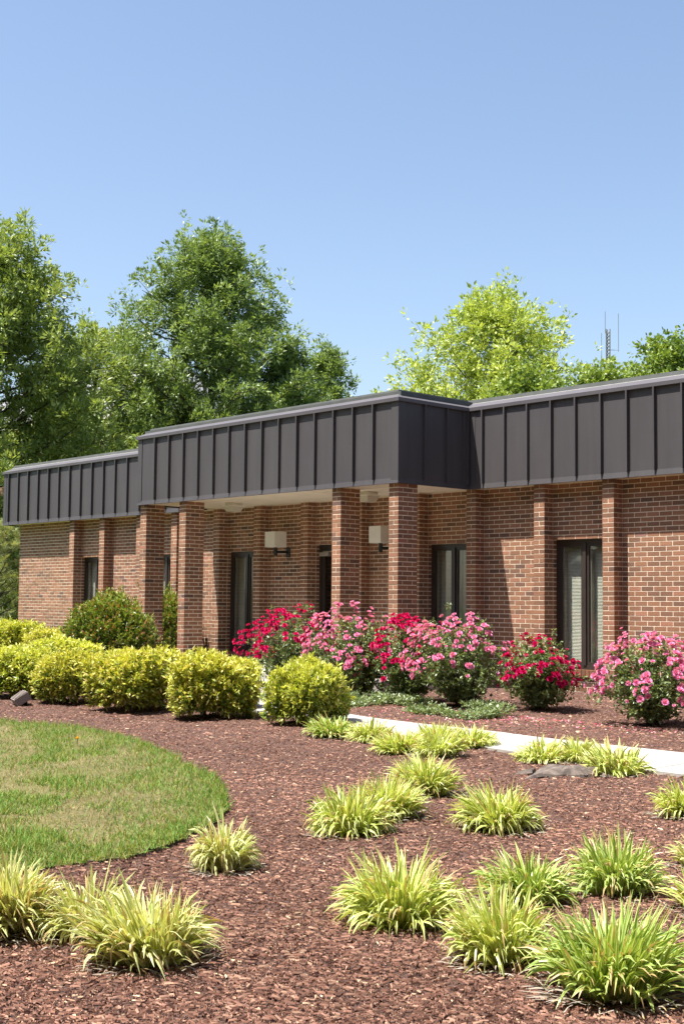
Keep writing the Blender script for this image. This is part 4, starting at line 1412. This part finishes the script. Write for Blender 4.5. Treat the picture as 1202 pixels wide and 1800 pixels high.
V.append((0, 0, 0.06)); F3 = [(len(V) - 1, i, (i + 1) % K) for i in range(K)]
st = empty('tree_stump', (4.36, -6.55, float(gz(6.55))), 0.72)
tag(st, 'low weathered grey tree stump worn down to the mulch', 'stump')
link('stump_wood', mesh_np('stump_wood', np.array(V), [np.array(Fq), np.array(F3)]), st, M['stump'])
mb = MB()
for k in range(7):
    a = r.uniform(0, 6.28); q = np.array([0.30 * math.cos(a), 0.22 * math.sin(a), 0.0])
    mb.tube([q, q * 1.35 + np.array([0, 0, -0.012]), q * 1.7 + np.array([0, 0, -0.04])], np.array([0.035, 0.022, 0.010]), 6)
tag(mb.build('root', M['stump'], st), kind='stuff')

fl = tag(empty('flood_light', (-4.48, -6.60, float(gz(6.60))), math.radians(-20)), 'louvred bronze ground flood light in the mulch before the hedge', 'flood light')
# body: a wedge shaped housing tipped back, louvre slats on its upper face
def rotx(v, a):
    c, s_ = math.cos(a), math.sin(a)
    return [(p[0], p[1] * c - p[2] * s_, p[1] * s_ + p[2] * c) for p in v]


mb = MB()
v = [(-0.17, -0.10, 0), (0.17, -0.10, 0), (0.17, 0.10, 0), (-0.17, 0.10, 0), (-0.17, -0.10, 0.10), (0.17, -0.10, 0.10), (0.17, 0.10, 0.10), (-0.17, 0.10, 0.10)]
v = [(a, b, c) for a, b, c in rotx(v, math.radians(32))]
mb.add([(a, b, c + 0.05) for a, b, c in v], [(0, 3, 2, 1), (4, 5, 6, 7), (0, 1, 5, 4), (1, 2, 6, 5), (2, 3, 7, 6), (3, 0, 4, 7)])
mb.build('housing', M['flood'], fl)
for k in range(9):
    m1 = MB(); y = -0.085 + k * 0.0205
    v = rotx([(-0.16, y, 0.102), (0.16, y, 0.102), (0.16, y + 0.011, 0.102), (-0.16, y + 0.011, 0.102), (-0.16, y, 0.112), (0.16, y, 0.112), (0.16, y + 0.011, 0.112), (-0.16, y + 0.011, 0.112)], math.radians(32))
    m1.add([(a, b, c + 0.05) for a, b, c in v], [(4, 5, 6, 7), (0, 1, 5, 4), (1, 2, 6, 5), (2, 3, 7, 6), (3, 0, 4, 7)])
    m1.build('louvre', M['flood'], fl)
m1 = MB(); m1.tube([(0, 0.03, -0.05), (0, 0.03, 0.05)], 0.03, 8); m1.build('mount', M['flood_dark'], fl)

# ------------------------------------------------------------------ unseen woodland mirrored in the windows, its close tall belt added to dim skylight
r = np.random.default_rng(90)
m = 17000
a = r.uniform(math.radians(-12), math.radians(150), m)
rad = 21 + r.uniform(0, 7, m)
hmax = 13.5 + 6.5 * fbm(a * 7, rad * 0.25, 91, 3)
z = hmax * r.random(m) ** 0.8 - 0.5
x = 2 + rad * np.cos(a); n = 9 + rad * np.sin(a)
d = unit(r.normal(0, 1, (m, 3)))
sc = np.stack([r.uniform(0.8, 1.5, m), r.uniform(0.5, 0.9, m), r.uniform(0.2, 0.5, m)], 1)
f = r.random((m, 1))
V, Fa, C = scatter(*LEAF6, np.stack([x, -n, z], 1), frames(d, r=r), sc, np.array([0.03, 0.05, 0.012]) * (1 - f) + np.array([0.07, 0.10, 0.025]) * f)
tag(link('woodland', mesh_np('woodland', V, Fa, C), None, M['leaf']), 'unseen belt of green trees facing the building, mirrored in its windows, added to dim skylight', 'woodland', kind='stuff')
